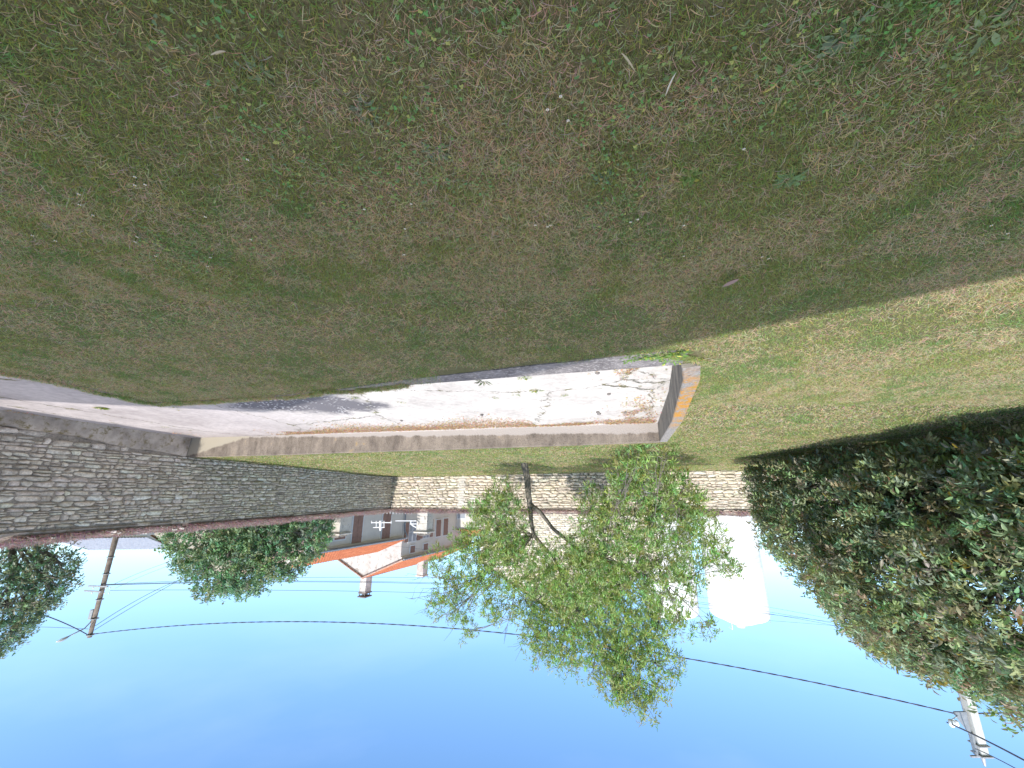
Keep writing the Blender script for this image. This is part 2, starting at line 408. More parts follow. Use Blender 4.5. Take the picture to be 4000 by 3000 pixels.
def lichen_mat():
    m, nt, p = mat('lichen_concrete', 0.95, 0.2)
    o = nt.nodes.new('ShaderNodeTexCoord').outputs['Object']
    sx = nt.nodes.new('ShaderNodeSeparateXYZ'); nt.links.new(o, sx.inputs[0])
    n1 = noise(nt, 5, 6, 0.7, o); n2 = noise(nt, 30, 6, 0.75, o)
    r2 = ramp(nt, [(0.35, (0.16, 0.15, 0.15)), (0.65, (0.42, 0.4, 0.38))]); nt.links.new(n2.outputs['Fac'], r2.inputs['Fac'])
    lim = N(nt, 'ShaderNodeMapRange'); nt.links.new(sx.outputs['Y'], lim.inputs['Value'])
    lim.inputs['From Min'].default_value = 3.1; lim.inputs['From Max'].default_value = 3.7
    lim2 = N(nt, 'ShaderNodeMapRange'); nt.links.new(sx.outputs['Y'], lim2.inputs['Value'])
    lim2.inputs['From Min'].default_value = 6.6; lim2.inputs['From Max'].default_value = 5.7
    mm = N(nt, 'ShaderNodeMath', operation='MULTIPLY'); nt.links.new(lim.outputs[0], mm.inputs[0]); nt.links.new(lim2.outputs[0], mm.inputs[1])
    r1 = ramp(nt, [(0.46, 0.0), (0.54, 1.0)]); n9 = noise(nt, 14, 7, 0.8, o); nt.links.new(mixc(nt, .45, n1.outputs['Fac'], n9.outputs['Fac']), r1.inputs['Fac'])
    f = mixc(nt, 1.0, r1.outputs['Color'], mm.outputs[0], 'MULTIPLY')
    ge_ = nt.nodes.new('ShaderNodeNewGeometry'); sn = nt.nodes.new('ShaderNodeSeparateXYZ'); nt.links.new(ge_.outputs['True Normal'], sn.inputs[0])
    ab = N(nt, 'ShaderNodeMath', operation='ABSOLUTE'); nt.links.new(sn.outputs['Z'], ab.inputs[0])
    f = mixc(nt, 1.0, f, ab.outputs[0], 'MULTIPLY')
    vz = N(nt, 'ShaderNodeMapping'); vz.inputs['Scale'].default_value = (3, 3, 1.0); nt.links.new(o, vz.inputs['Vector']); n8 = noise(nt, 1.5, 6, .7, vz.outputs['Vector'])
    r8 = ramp(nt, [(0.35, (0.13, 0.12, 0.11)), (0.7, (0.36, 0.33, 0.28))]); nt.links.new(n8.outputs['Fac'], r8.inputs['Fac'])
    base_ = mixc(nt, ab.outputs[0], r8.outputs['Color'], r2.outputs['Color'])
    c = mixc(nt, f, base_, (0.50, 0.25, 0.05))
    nt.links.new(c, p.inputs['Base Color']); bump(nt, p, n2.outputs['Fac'], 0.8, 0.015)
    return m
M_lichen = lichen_mat()

# ------------------------------------------------------------------ terrain
def wx(y): return 13.53 - 0.27 * y            # front face of the right-hand stone wall
FARA = np.array([7.17, 23.6]); FARB = np.array([-27.0, 17.6])
def fy(x): return FARA[1] + (x - FARA[0]) * (FARB[1] - FARA[1]) / (FARB[0] - FARA[0])
def lawn_z(x, y):
    x = np.asarray(x, float); y = np.asarray(y, float)
    a = np.clip((y - 12) / 11, 0, 1); a = a * a * (3 - 2 * a)
    b = np.clip((x + 8) / 12, 0, 1)
    return 0.44 - 0.015 * np.clip(-(y - 9) / 8, 0, 1) + 0.17 * a * b - 0.03 * a * (1 - b) + 0.02 * (fbm(x * .6, y * .6, 3) - .5) * np.clip((y - 1) / 3, 0, 1)
def drive_z(x, y): return -0.158 - 0.0196 * x + 0.018 * y
# plan of the sunken drive (inner edges)
HOLE = [(-3.19, 8.33), (-2.45, 5.82), (-1.67, 3.6), (-1.48, 3.19), (-0.3, 3.48), (1.06, 3.84), (2.74, 4.36), (3.7, 4.6), (4.45, 4.75), (4.6, 4.55),
        (4.56, 3.99), (4.66, 3.62), (4.85, 3.4), (5.4, 2.2), (5.9, 0.5), (6.1, -2.2), (14.4, -2.2), (wx(-2.2), -2.2), (wx(8), 8.0), (wx(12.19), 12.19), (4.19, 10.59)]
HOLE.pop(16)
HO = np.array(HOLE)
def inside(x, y, poly):
    x = np.asarray(x, float); y = np.asarray(y, float); r = np.zeros(x.shape, bool); n = len(poly)
    for i in range(n):
        x1, y1 = poly[i]; x2, y2 = poly[(i + 1) % n]
        c = ((y1 > y) != (y2 > y)) & (x < (x2 - x1) * (y - y1) / (y2 - y1 + 1e-12) + x1)
        r ^= c
    return r
OUT = [(-27, -2.2), (6.1, -2.2)]
def dens(poly, step):
    o = []
    for i in range(len(poly)):
        a = Vector(poly[i]); b = Vector(poly[(i + 1) % len(poly)]); n = max(1, int((b - a).length / step))
        o += [tuple(a.lerp(b, k / n)) for k in range(n)]
    return o
lawn_poly = [(-27, -2.2)] + [HOLE[15]] + HOLE[14:3:-1] + [HOLE[3], HOLE[2], HOLE[1], HOLE[0], HOLE[19], HOLE[18], (FARA[0], FARA[1]), (FARB[0], FARB[1])]
lp = dens(lawn_poly, 0.5)
pts = list(lp)
xs, ys = np.meshgrid(np.arange(-26.5, 13, 0.5), np.arange(-2, 23.6, 0.5))
xs = xs.ravel() + rng.uniform(-.1, .1, xs.size); ys = ys.ravel() + rng.uniform(-.1, .1, ys.size)
k = inside(xs, ys, lawn_poly)
pts += list(zip(xs[k], ys[k]))
ed = [(i, (i + 1) % len(lp)) for i in range(len(lp))]
cv, ce, cf, *_ = delaunay_2d_cdt([Vector(p) for p in pts], ed, [], 0, 1e-4)
mb = MB()
cvx = np.array([(v.x, v.y) for v in cv]); cz = lawn_z(cvx[:, 0], cvx[:, 1])
tri = []
for f in cf:
    c = sum((cv[i] for i in f), Vector((0, 0))) / len(f)
    if inside(c.x, c.y, lawn_poly): tri.append(tuple(f))
mb.v = [(v.x, v.y, float(z)) for v, z in zip(cv, cz)]; mb.f = tri
tag(mb.build('lawn', M_lawn, smooth=True), kind='structure')
mb = MB(); mb.add([(-900, -900, -0.36), (900, -900, -0.36), (900, 900, -0.36), (-900, 900, -0.36)], [(0, 1, 2, 3)])
tag(mb.build('ground', M_ground), kind='structure')
# drive slab
gx, gy = np.meshgrid(np.linspace(-3.9, 14.4, 60), np.linspace(-2.2, 12.9, 50))
V = np.stack([gx.ravel(), gy.ravel(), drive_z(gx.ravel(), gy.ravel()) + 0.012 * (fbm(gx.ravel() * .7, gy.ravel() * .7, 5) - .5)], 1)
F = []
for j in range(49):
    for i in range(59):
        a = j * 60 + i
        F.append((a, a + 1, a + 61, a + 60))
F = np.array(F); cen = V[F].mean(1)
grow = [(x, y) for x, y in HOLE]
keep = np.array([True if inside(c[0], c[1], HOLE) else min((c[0] - p[0]) ** 2 + (c[1] - p[1]) ** 2 for p in dens(HOLE, 0.4)) < 0.28 for c in cen])
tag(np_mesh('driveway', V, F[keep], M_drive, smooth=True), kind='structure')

# ------------------------------------------------------------------ retaining wall round the sunken drive
def strip_wall(path, thick, ztop, zbot, m, name, parent, lip=0.0):
    """vertical wall along path, extruded to the left of travel"""
    P = [Vector(p) for p in dens_open(path, 0.35)]
    mbx = MB(); L = []
    for i, p in enumerate(P):
        t = (P[min(i + 1, len(P) - 1)] - P[max(i - 1, 0)]).normalized(); nrm = Vector((-t.y, t.x))
        j = 0.0
        th_ = thick(i / (len(P) - 1)) if callable(thick) else thick
        q = p + nrm * th_
        zt = ztop(p.x, p.y)
        L.append([(p.x, p.y, zbot), (p.x + nrm.x * j, p.y + nrm.y * j, zt - 0.012), (p.x + nrm.x * .012, p.y + nrm.y * .012, zt), (q.x, q.y, zt), (q.x, q.y, zbot)])
    vs = [v for r in L for v in r]; fs = []
    for i in range(len(L) - 1):
        for a in range(5):
            b = (a + 1) % 5
            fs.append((i * 5 + a, i * 5 + b, (i + 1) * 5 + b, (i + 1) * 5 + a))
    fs.append((0, 1, 2, 3, 4)); e = (len(L) - 1) * 5; fs.append((e + 4, e + 3, e + 2, e + 1, e))
    mbx.add(vs, fs)
    return mbx.build(name, m, parent)
def dens_open(path, step):
    o = []
    for a, b in zip(path[:-1], path[1:]):
        a = Vector(a); b = Vector(b); n = max(1, int((b - a).length / step)); o += [tuple(a.lerp(b, k / n)) for k in range(n)]
    return o + [tuple(path[-1])]
rw = empty('retaining_wall', (0, 0, 0))
tag(rw, 'weathered concrete retaining wall with orange lichen round the sunken drive', 'retaining wall')
strip_wall([(-3.19, 8.33), (4.19, 10.59), (wx(12.19) - .02, 12.19)], 0.14, lambda x, y: float(lawn_z(x, y)) + 0.03, -0.36, M_face, 'back_face', rw)
strip_wall([(-1.48, 3.19), (-1.67, 3.6), (-2.45, 5.82), (-3.19, 8.33)], 0.15, lambda x, y: float(lawn_z(x, y)) + 0.035, -0.36, M_lichen, 'end_face', rw)
rim_path = [(4.82, 3.45), (4.66, 3.62), (4.56, 3.99), (4.6, 4.55), (4.45, 4.75), (3.7, 4.6), (2.74, 4.36), (1.06, 3.84), (-0.3, 3.48), (-1.48, 3.19)]
o = strip_wall([(6.1, -2.2), (5.9, .5), (5.4, 2.2), (4.85, 3.4)] + rim_path[1:] , lambda t: 0.06 + 0.33 * max(0, (t - .72) / .28) ** .8 if t > .72 else .06, lambda x, y: float(lawn_z(x, y)) + 0.008, -0.36,
           noisy('rim_concrete', (0.12, 0.11, 0.115), (0.3, 0.28, 0.28), 8, 0.95, (0.45, 0.43, 0.42), 30, 0.7, 0.02), 'near_rim', rw)

# ------------------------------------------------------------------ rubble stone walls
def stones(L, z0f, z1, seed, hmin=.075, hmax=.15, lmin=.13, lmax=.5, gray=0.0, bulge=.075):
    """returns V,F,C in wall coords: s along, n out of the face, z"""
    r = np.random.default_rng(seed); cx = []; cz = []; hw = []; hh = []
    z = -0.5; row = 0
    while z < z1:
        h = r.uniform(hmin, hmax)
        s = r.uniform(-.3, 0)
        while s < L:
            l = r.uniform(lmin, lmax) * (0.7 + h * 3.0)
            if r.random() < .22: l *= r.uniform(.35, .6)
            sc = s + l / 2
            if 0 < sc < L:
                zz = z + h / 2 + .05 * (vnoise(np.array(sc * .5), np.array(z * .9), seed) - .5) * 2 + r.normal(0, .006)
                if zz - h * .3 > z0f(sc) and zz + h * .4 < z1 + .02:
                    if h > .10 and r.random() < .25:      # two thin stones in one bed
                        q = r.uniform(.42, .58)
                        cx += [sc, sc]; cz += [zz - h / 2 + h * q / 2, zz + h / 2 - h * (1 - q) / 2]; hw += [l / 2, l / 2 * .96]; hh += [h * q / 2, h * (1 - q) / 2]
                    else:
                        cx.append(sc); cz.append(zz); hw.append(l / 2); hh.append(h / 2)
            s += l
        z += h; row += 1
    n = len(cx); cx, cz, hw, hh = map(np.array, (cx, cz, hw, hh))
    NU, NV = 9, 7
    u, v = np.meshgrid(np.linspace(-1, 1, NU), np.linspace(-1, 1, NV)); u = u.ravel(); v = v.ravel()
    rr = np.maximum(np.abs(u), np.abs(v)); ang = np.arctan2(v, u)
    # square to superellipse
    pw = 3.2
    k = rr / np.maximum((np.abs(u) ** pw + np.abs(v) ** pw) ** (1 / pw), 1e-6); k[rr < 1e-6] = 1
    U = u * k; Vv = v * k
    prof = np.clip(1 - rr ** 5, 0, 1) ** .6
    ph = r.uniform(0, 6.28, (n, 3)); am = r.uniform(.03, .19, (n, 3))
    per = 1 + am[:, :1] * np.sin(2 * ang + ph[:, :1]) + am[:, 1:2] * np.sin(3 * ang + ph[:, 1:2]) * .8 + am[:, 2:] * np.sin(5 * ang + ph[:, 2:]) * .5
    tl = r.normal(0, .10, (n, 1))
    X = cx[:, None] + (hw[:, None] - .005) * U * per
    Z = cz[:, None] + (hh[:, None] - .004) * Vv * per + tl * (X - cx[:, None]) * .3
    D = r.uniform(.5, 1.25, (n, 1)) * bulge * prof * (1 + .25 * np.sin(3 * U * hw[:, None] * 12 + ph[:, :1]) * .5 + .3 * (vnoise(X * 22, Z * 22, seed) - .5)) - .012 + r.normal(0, .22, (n, 1)) * bulge * U * prof * .6
    Vt = np.stack([X.ravel(), D.ravel(), Z.ravel()], 1)
    q = np.array([(j * NU + i, j * NU + i + 1, (j + 1) * NU + i + 1, (j + 1) * NU + i) for j in range(NV - 1) for i in range(NU - 1)])
    Fq = (np.arange(n)[:, None, None] * (NU * NV) + q[None]).reshape(-1, 4)
    base = np.stack([r.normal(.74, .02, n), r.normal(.64, .018, n), r.normal(.52, .03, n)], 1)
    br = r.normal(1, .15, (n, 1)); base = np.clip((base * .5 + base.mean(1, keepdims=True) * np.array([[1.07, 1.0, .86]]) * .5) * br, .2, .8)
    base = base * (1 - gray) + base.mean(1, keepdims=True) * gray
    C = np.repeat(base, NU * NV, 0)
    return Vt, Fq, C

def stone_wall(name, label, A, B, zbase, ztop, seed, thick=.5, **kw):
    A = np.array(A, float); B = np.array(B, float); d = B - A; L = float(np.hypot(*d)); d /= L
    nrm = np.array([d[1], -d[0]])               # front side: right of travel A->B
    e = empty(name, (A[0], A[1], 0), math.atan2(d[1], d[0])); tag(e, label, 'wall')
    Vt, Fq, C = stones(L, zbase, ztop, seed, **kw)
    V = np.stack([Vt[:, 0], -Vt[:, 1], Vt[:, 2]], 1)
    b = MB(); b.box(0, L, 0.002, thick, -.5, ztop); b.build('wall_core', M_mortar, e)
    np_mesh('stone_face', V, Fq, M_stone, e, C, smooth=True)
    return e, L
zb_right = lambda s: max(-.5, min(0.45, 0.054 + (Yr(s) - 8.37) * 0.104)) if Yr(s) < 12.3 else float(lawn_z(wx(Yr(s)), Yr(s))) - .03
RA = (wx(-2.0), -2.0); RB = (wx(23.9), 23.9)
def Yr(s): return 23.9 - s * math.cos(math.atan(.27))
# travel so that the front (garden) side is on the right: from far corner towards the house gives right = -x side
e_r, LR = stone_wall('stone_wall', 'shaded rubble stone garden wall running along the drive to the corner', RB, RA, zb_right, 2.42, 5, gray=.2, hmin=.06, hmax=.15, lmin=.10, lmax=.42)
def Yf(s): return FARB[1] + s * (FARA[1] - FARB[1]) / math.hypot(*(FARA - FARB))
def Xf(s): return FARB[0] + s * (FARA[0] - FARB[0]) / math.hypot(*(FARA - FARB))
e_f, LF = stone_wall('stone_wall', 'sunlit cream rubble stone wall across the back of the lawn', tuple(FARB), tuple(FARA), lambda s: float(lawn_z(Xf(s), Yf(s) - .1)) - .06, 2.42, 9, hmin=.12, hmax=.185, lmin=.2, lmax=.5)
# quoin strip in the far wall
b = MB()
for i in range(14):
    w = .16 if i % 2 else .24
    b.box(LF - 4.35 - w, LF - 4.35 + w, -.055, .0, .5 + i * .137, .5 + i * .137 + .125)
b.build('quoin_strip', M_ashlar, e_f, bevel=.012)
# cement plinth at the foot of the right-hand wall
pts = []
pl = MB(); prof = []
for i in range(46):
    y = -1.9 + i * (12.15 + 1.9) / 45; z = zb_right(0) if False else max(-.3, min(.45, 0.054 + (y - 8.37) * 0.104)) + .03 * math.sin(y * 3.1) + .03
    x = wx(y); zf = drive_z(x, y) - .05; w = .10 + .02 * math.sin(y * 2.2)
    prof.append([(x - w - .03, y, zf), (x - w, y, zf + .06), (x - w * .7, y, max(z - .05, zf + .09)), (x - .01, y, max(z, zf + .12)), (x + .05, y, zf)])
vs = [v for r in prof for v in r]; fs = []
for i in range(45):
    for a in range(4): fs.append((i * 5 + a, i * 5 + a + 1, (i + 1) * 5 + a + 1, (i + 1) * 5 + a))
pl.add(vs, fs)
po = pl.build('cement_plinth', M_render, None, smooth=True)
Mi = (Matrix.Translation(e_r.location) @ Matrix.Rotation(e_r.rotation_euler.z, 4, 'Z')).inverted()
po.data.transform(Mi); po.parent = e_r

# coping: mortar hump, canal tiles, and dry growth
def coping(e, L, seed, tiles=True, mound=.18):
    r = np.random.default_rng(seed); n = int(L / .25)
    vs = []; fs = []; q = 7
    for i in range(n + 1):
        s = L * i / n
        for j in range(q):
            a = j / (q - 1); y = -.05 + a * .60; z = 2.42 + .14 * math.sin(math.pi * a) + .05 * (r.random() - .4) + mound * a * .6
            if j == 0: z = 2.39
            if j == q - 1: z = 2.30
            vs.append((s, y, z))
    for i in range(n):
        for j in range(q - 1): fs.append((i * q + j, (i + 1) * q + j, (i + 1) * q + j + 1, i * q + j + 1))
    MB().add(vs, fs).build('coping_mortar', M_render, e, smooth=True)
    if tiles:
        b = MB(); s = .1
        while s < L:
            w = .085; rot = r.normal(0, .06); z0 = 2.44 + r.normal(0, .01)
            if r.random() < .9:
                yy = -.10 + r.normal(0, .012); pr = []
                for y in (yy, yy + .4):
                    zz = z0 + (y - yy) * .28
                    k0 = 1 if y == yy else .82
                    pr.append([(s + math.cos(math.pi * k / 6) * w * k0 + rot * (y - yy), y, zz + math.sin(math.pi * k / 6) * w * .75 * k0) for k in range(7)] +
                              [(s + math.cos(math.pi * k / 6) * (w - .016) * k0 + rot * (y - yy), y, zz + math.sin(math.pi * k / 6) * (w * .75 - .016) * k0) for k in range(6, -1, -1)])
                vv = pr[0] + pr[1]; m_ = 14
                ff = [(k, (k + 1) % m_, (k + 1) % m_ + m_, k + m_) for k in range(m_)] + [tuple([k, k + 1, 12 - k, 13 - k]) for k in range(6)]
                b.add(vv, ff)
            s += r.uniform(.19, .23)
        b.build('tile_coping', M_oldtile, e)
coping(e_r, LR, 31, tiles=False); coping(e_f, LF, 32)

# ------------------------------------------------------------------ leaves and grass in numpy
def blades(P, D, W_, L_, bend, C, seg=2):
    """grass blades: P base, D unit-ish direction, bend = droop vector scale"""
    n = len(P); side = np.cross(D, rng.normal(size=(n, 3))); side /= np.linalg.norm(side, axis=1, keepdims=True) + 1e-9
    w = (W_ / 2)[:, None]; L_ = L_[:, None]
    hd = D * np.array([1, 1, 0]); hd /= np.linalg.norm(hd, axis=1, keepdims=True) + 1e-9
    mid = P + D * L_ * .55
    tip = P + D * L_ + hd * L_ * bend[:, None] - np.array([0, 0, 1]) * L_ * bend[:, None] * .6
    if seg == 2:
        V = np.stack([P - side * w, P + side * w, mid - side * w * .8, mid + side * w * .8, tip], 1).reshape(-1, 3)
        q = np.arange(n)[:, None] * 5
        F = np.concatenate([q + [0, 1, 3], q + [0, 3, 2], q + [2, 3, 4]], 0)
        return V, F, np.repeat(C, 5, 0)
    V = np.stack([P - side * w, P + side * w, tip], 1).reshape(-1, 3)
    q = np.arange(n)[:, None] * 3
    return V, q + [0, 1, 2], np.repeat(C, 3, 0)

def dryness(x, y):
    d = fbm(x * 1.6, y * 1.6, 21) * .42 + fbm(x * 6, y * 6, 22) * .58
    return np.clip((d - .40) / .19, 0, 1)
def grass_cols(x, y, n):
    d = dryness(x, y); straw = rng.random(n) < (.09 + .52 * d)
    g = np.stack([rng.uniform(.20, .37, n), rng.uniform(.26, .42, n), rng.uniform(.08, .15, n)], 1)
    lush = (fbm(x * 2.2 + 9, y * 2.2, 31) > .54) & ~straw
    g[lush] *= np.array([.74, .92, .92])
    st = np.stack([rng.uniform(.42, .72, n), rng.uniform(.36, .60, n), rng.uniform(.22, .38, n)], 1)
    pk = rng.random(n) < .35; st[pk] = st[pk] * np.array([.92, .87, .98])
    C = np.where(straw[:, None], st, g)
    return C, straw, d
def outside_ok(x, y):
    ok = inside(x, y, lawn_poly)
    return ok
def grass_patch(n, x0, x1, y0, y1, lmin, lmax, wmin, wmax, seg, cull=None):
    x = rng.uniform(x0, x1, n); y = rng.uniform(y0, y1, n)
    k = outside_ok(x, y) & (np.abs(x) < y * 1.62 + 1.4)
    if cull is not None: k &= cull(x, y)
    # thinner over the concrete rim
    rimd = (x > -1.5) & (x < 0.7) & (y > 2.85 + .22 * (x + 1.48) + .06 * np.sin(x * 9)) & (y < 3.8)
    k &= ~(rimd)
    capd = inside(x, y, [(-3.19, 8.33), (-1.48, 3.19), (-1.48, 2.85), (-1.66, 3.1), (-1.86, 3.6), (-2.63, 5.8), (-3.4, 8.4), (-3.2, 8.5)])
    k &= ~capd
    bk = inside(x, y, [(-3.4, 8.3), (4.2, 10.55), (10.3, 12.19), (10.3, 12.35), (4.2, 10.75), (-3.4, 8.5)])
    k &= ~bk
    x, y = x[k], y[k]; n = len(x)
    C, straw, d = grass_cols(x, y, n)
    z = lawn_z(x, y) - .004
    az = rng.uniform(0, 2 * np.pi, n); lean = np.where(straw, rng.uniform(.5, 1.45, n), rng.uniform(.05, .9, n))
    D = np.stack([np.cos(az) * np.sin(lean), np.sin(az) * np.sin(lean), np.cos(lean) + .05], 1)
    L = rng.uniform(lmin, lmax, n) * np.where(straw, 1.25, 1.0) * (.7 + .6 * fbm(x * 2, y * 2, 40))
    Wd = rng.uniform(wmin, wmax, n) * np.where(straw, 1.0, 1.45)
    P = np.stack([x, y, z + np.where(straw, rng.uniform(0, .012, n), 0)], 1)
    return blades(P, D, Wd, L, rng.uniform(.1, .5, n), C, seg)
def merge(parts):
    Vs, Fs, Cs = [], [], []; o = 0
    for V, F, C in parts: Vs.append(V); Fs.append(F + o); Cs.append(C); o += len(V)
    return np.concatenate(Vs), np.concatenate(Fs), np.concatenate(Cs)
parts = [grass_patch(420000, -3.8, 3.8, .35, 2.0, .012, .034, .0010, .0023, 2),
         grass_patch(420000, -6.8, 6.5, 2.0, 4.8, .016, .038, .002, .0042, 1),
         grass_patch(120000, -12, 5.0, 4.8, 9.0, .025, .05, .005, .010, 1),
         grass_patch(200000, -19, 11.5, 7.0, 14.0, .03, .055, .008, .015, 1, lambda x, y: (y > 9) | (x > -3)),
         grass_patch(150000, -22, 11, 14.0, 23.8, .03, .06, .012, .024, 1)]
# fringe hanging over the edges of the sunken drive
def fringe(path, n, out, l0=.03, l1=.07):
    path = np.array(path); seg = np.hypot(*(path[1:] - path[:-1]).T); cum = np.concatenate([[0], np.cumsum(seg)])
    t = rng.uniform(0, cum[-1], n); i = np.clip(np.searchsorted(cum, t) - 1, 0, len(seg) - 1)
    f = (t - cum[i]) / seg[i]; p = path[i] + (path[i + 1] - path[i]) * f[:, None]
    tt = (path[i + 1] - path[i]) / seg[i][:, None]; nn = np.stack([-tt[:, 1], tt[:, 0]], 1) * out
    jit = rng.uniform(-.07, .02, n) + .07 * (fbm(t * 3.1, t * 0, 3) - .5) * 2
    p = p + nn * jit[:, None]
    L = rng.uniform(l0, l1, n); a = rng.uniform(-.5, 1.0, n)
    D = np.stack([nn[:, 0] * a + tt[:, 0] * rng.normal(0, .5, n), nn[:, 1] * a + tt[:, 1] * rng.normal(0, .5, n), rng.uniform(.3, 1, n)], 1); D /= np.linalg.norm(D, axis=1, keepdims=True)
    C, _, _ = grass_cols(p[:, 0], p[:, 1], n)
    P = np.stack([p[:, 0], p[:, 1], lawn_z(p[:, 0], p[:, 1]) + .005], 1)
    return blades(P, D, rng.uniform(.003, .007, n), L, rng.uniform(.2, .8, n), C, 2)
parts.append(fringe([(5.9, .5), (5.4, 2.2), (4.85, 3.4), (4.66, 3.62), (4.56, 3.99), (4.6, 4.55), (4.45, 4.75), (3.7, 4.6), (2.74, 4.36), (1.06, 3.84)], 15000, -1))
parts.append(fringe([(-3.25, 8.50), (4.15, 10.76), (9.9, 12.34)], 9000, 1))
parts.append(fringe([(-20, 18.75), tuple(FARA - np.array([.3, .15]))], 9000, 1, .04, .12))
parts.append(fringe([(wx(22.9) - .05, 22.9), (wx(12.5) - .05, 12.5)], 6000, 1, .04, .12))
parts.append(fringe([(-3.42, 8.42), (-2.64, 5.87), (-1.84, 3.66), (-1.68, 3.05), (-1.2, 2.86)], 5000, -1, .03, .06))
V, F, C = merge(parts)
tag(np_mesh('grass', V, F, M_grass, None, C), 'short patchy lawn grass with dry straw blades mixed in', 'grass', kind='stuff')

def leafset(P, D, U, L, Wd, C, curl=.25):
    """lanceolate leaves; P base, D dir, U up normal hint"""
    n = len(P); D = D / (np.linalg.norm(D, axis=1, keepdims=True) + 1e-9)
    Sd = np.cross(D, U); Sd /= np.linalg.norm(Sd, axis=1, keepdims=True) + 1e-9
    Nn = np.cross(Sd, D); L = L[:, None]; w = (Wd / 2)[:, None]
    c1 = P + D * L * .45 - Nn * L * curl * .12
    tip = P + D * L - Nn * L * curl
    l1 = P + D * L * .38 + Sd * w + Nn * w * .45; r1 = P + D * L * .38 - Sd * w + Nn * w * .45
    l2 = P + D * L * .72 + Sd * w * .72 + Nn * (w * .35 - L * curl * .45); r2 = P + D * L * .72 - Sd * w * .72 + Nn * (w * .35 - L * curl * .45)
    V = np.stack([P, l1, r1, c1, l2, r2, tip], 1).reshape(-1, 3)
    q = np.arange(n)[:, None] * 7
    F = np.concatenate([q + [0, 3, 1], q + [0, 2, 3], q + [1, 3, 4], q + [3, 2, 5], q + [3, 6, 4], q + [3, 5, 6]], 0)
    return V, F, np.repeat(C, 7, 0)

def sprigs(O, Dr, nleaf, L, Wd, Cfun, length, curl=.25, spread=.9):
    """O (n,3) origins, Dr (n,3) unit directions: nleaf leaves round a short shoot"""
    n = len(O); k = nleaf
    t = np.tile(np.linspace(.15, 1, k), n); o = np.repeat(O, k, 0); d = np.repeat(Dr, k, 0)
    ln = np.repeat(rng.uniform(.7, 1.2, n) * length, k)
    P = o + d * (t * ln)[:, None]
    rnd = rng.normal(size=(n * k, 3)); perp = rnd - d * (rnd * d).sum(1, keepdims=True); perp /= np.linalg.norm(perp, axis=1, keepdims=True) + 1e-9
    D = d * rng.uniform(.3, .9, (n * k, 1)) + perp * spread + np.array([0, 0, -.15])
    U = np.array([0, 0, 1.0]) + rng.normal(0, .45, (n * k, 3))
    Ls = rng.uniform(.65, 1.2, n * k) * L; C = Cfun(n, k)
    return leafset(P, D, U, Ls, Ls * Wd, C, curl)

# ------------------------------------------------------------------ dense evergreen trees
def lobes_tree(name, label, cat, base, lobes, nspr, leafL, leafW, cfun, group=None, mat_=None, nleaf=9, sprlen=.25, trunk_r=.16, inner=.25, trunk_top=None):
    base = Vector(base); e = empty(name, base); tag(e, label, cat, group)
    lob = np.array(lobes, float)                # cx cy cz rx ry rz (world)
    A = lob[:, 3] * lob[:, 4] + lob[:, 3] * lob[:, 5]; pr = A / A.sum()
    idx = rng.choice(len(lob), nspr, p=pr); c = lob[idx, :3]; r = lob[idx, 3:]
    d = rng.normal(size=(nspr, 3)); d /= np.linalg.norm(d, axis=1, keepdims=True)
    d[:, 2] = np.where(d[:, 2] < -.7, -d[:, 2], d[:, 2])
    # lumpy radius, so that clumps and hollows appear
    az = np.arctan2(d[:, 1], d[:, 0]); elv = d[:, 2] * 3
    lump = .74 + .46 * fbm(az * 2.2 + idx * 7.1, elv * 2 + idx * 3.3, 50)
    k = np.where(rng.random(nspr) < inner, rng.uniform(.55, .95, nspr), 1.0)
    O = c + d * r * (lump * k)[:, None]
    ok = O[:, 2] > base.z + .15
    # drop sprigs deep inside another lobe
    for L_ in lob:
        q = (O - L_[:3]) / L_[3:]; ins = (q ** 2).sum(1) < .38
        ok &= ~ins
    hole = fbm(O[:, 0] * 1.6 + O[:, 2] * .7, O[:, 1] * 1.6 + O[:, 2] * 1.3, 77) > .43
    ok &= hole | (rng.random(nspr) < .5)
    O = O[ok]; dd = d[ok] / r[ok]; dd /= np.linalg.norm(dd, axis=1, keepdims=True)
    Dr = dd * .7 + rng.normal(0, .35, O.shape) + np.array([0, 0, .25]); Dr /= np.linalg.norm(Dr, axis=1, keepdims=True)
    V, F, C = sprigs(O, Dr, nleaf, leafL, leafW, cfun, sprlen)
    bl = np.array(base)
    np_mesh('crown', V - bl, F, mat_ or M_gloss, e, C)
    t = MB(); top = Vector(trunk_top) if trunk_top else Vector((lob[:, 0].mean(), lob[:, 1].mean(), lob[:, 2].mean()))
    p0 = Vector((0, 0, -.1)); p2 = top - base; p1 = p0.lerp(p2, .5) + Vector((.1, .05, 0))
    t.tube([p0, p0 + Vector((0, 0, .25)), p1, p2], [trunk_r * 1.4, trunk_r * 1.05, trunk_r * .85, trunk_r * .55], 10)
    for L_ in lob:
        q = Vector(L_[:3]) - base; a = p1.lerp(p2, random.random())
        t.tube([a, a.lerp(q, .5) + Vector((random.uniform(-.15, .15), random.uniform(-.15, .15), .1)), q], [trunk_r * .5, trunk_r * .32, .02], 6)
        for _ in range(5):
            dv = Vector((random.gauss(0, 1), random.gauss(0, 1), random.gauss(.3, .7))).normalized()
            e2 = q + Vector((dv.x * L_[3], dv.y * L_[4], dv.z * L_[5])) * .85
            t.tube([a.lerp(q, .8), q.lerp(e2, .4) + Vector((0, 0, -.05)), e2], [.035, .022, .008], 5)
    t.build('trunk', M_bark, e, smooth=True)
    return e

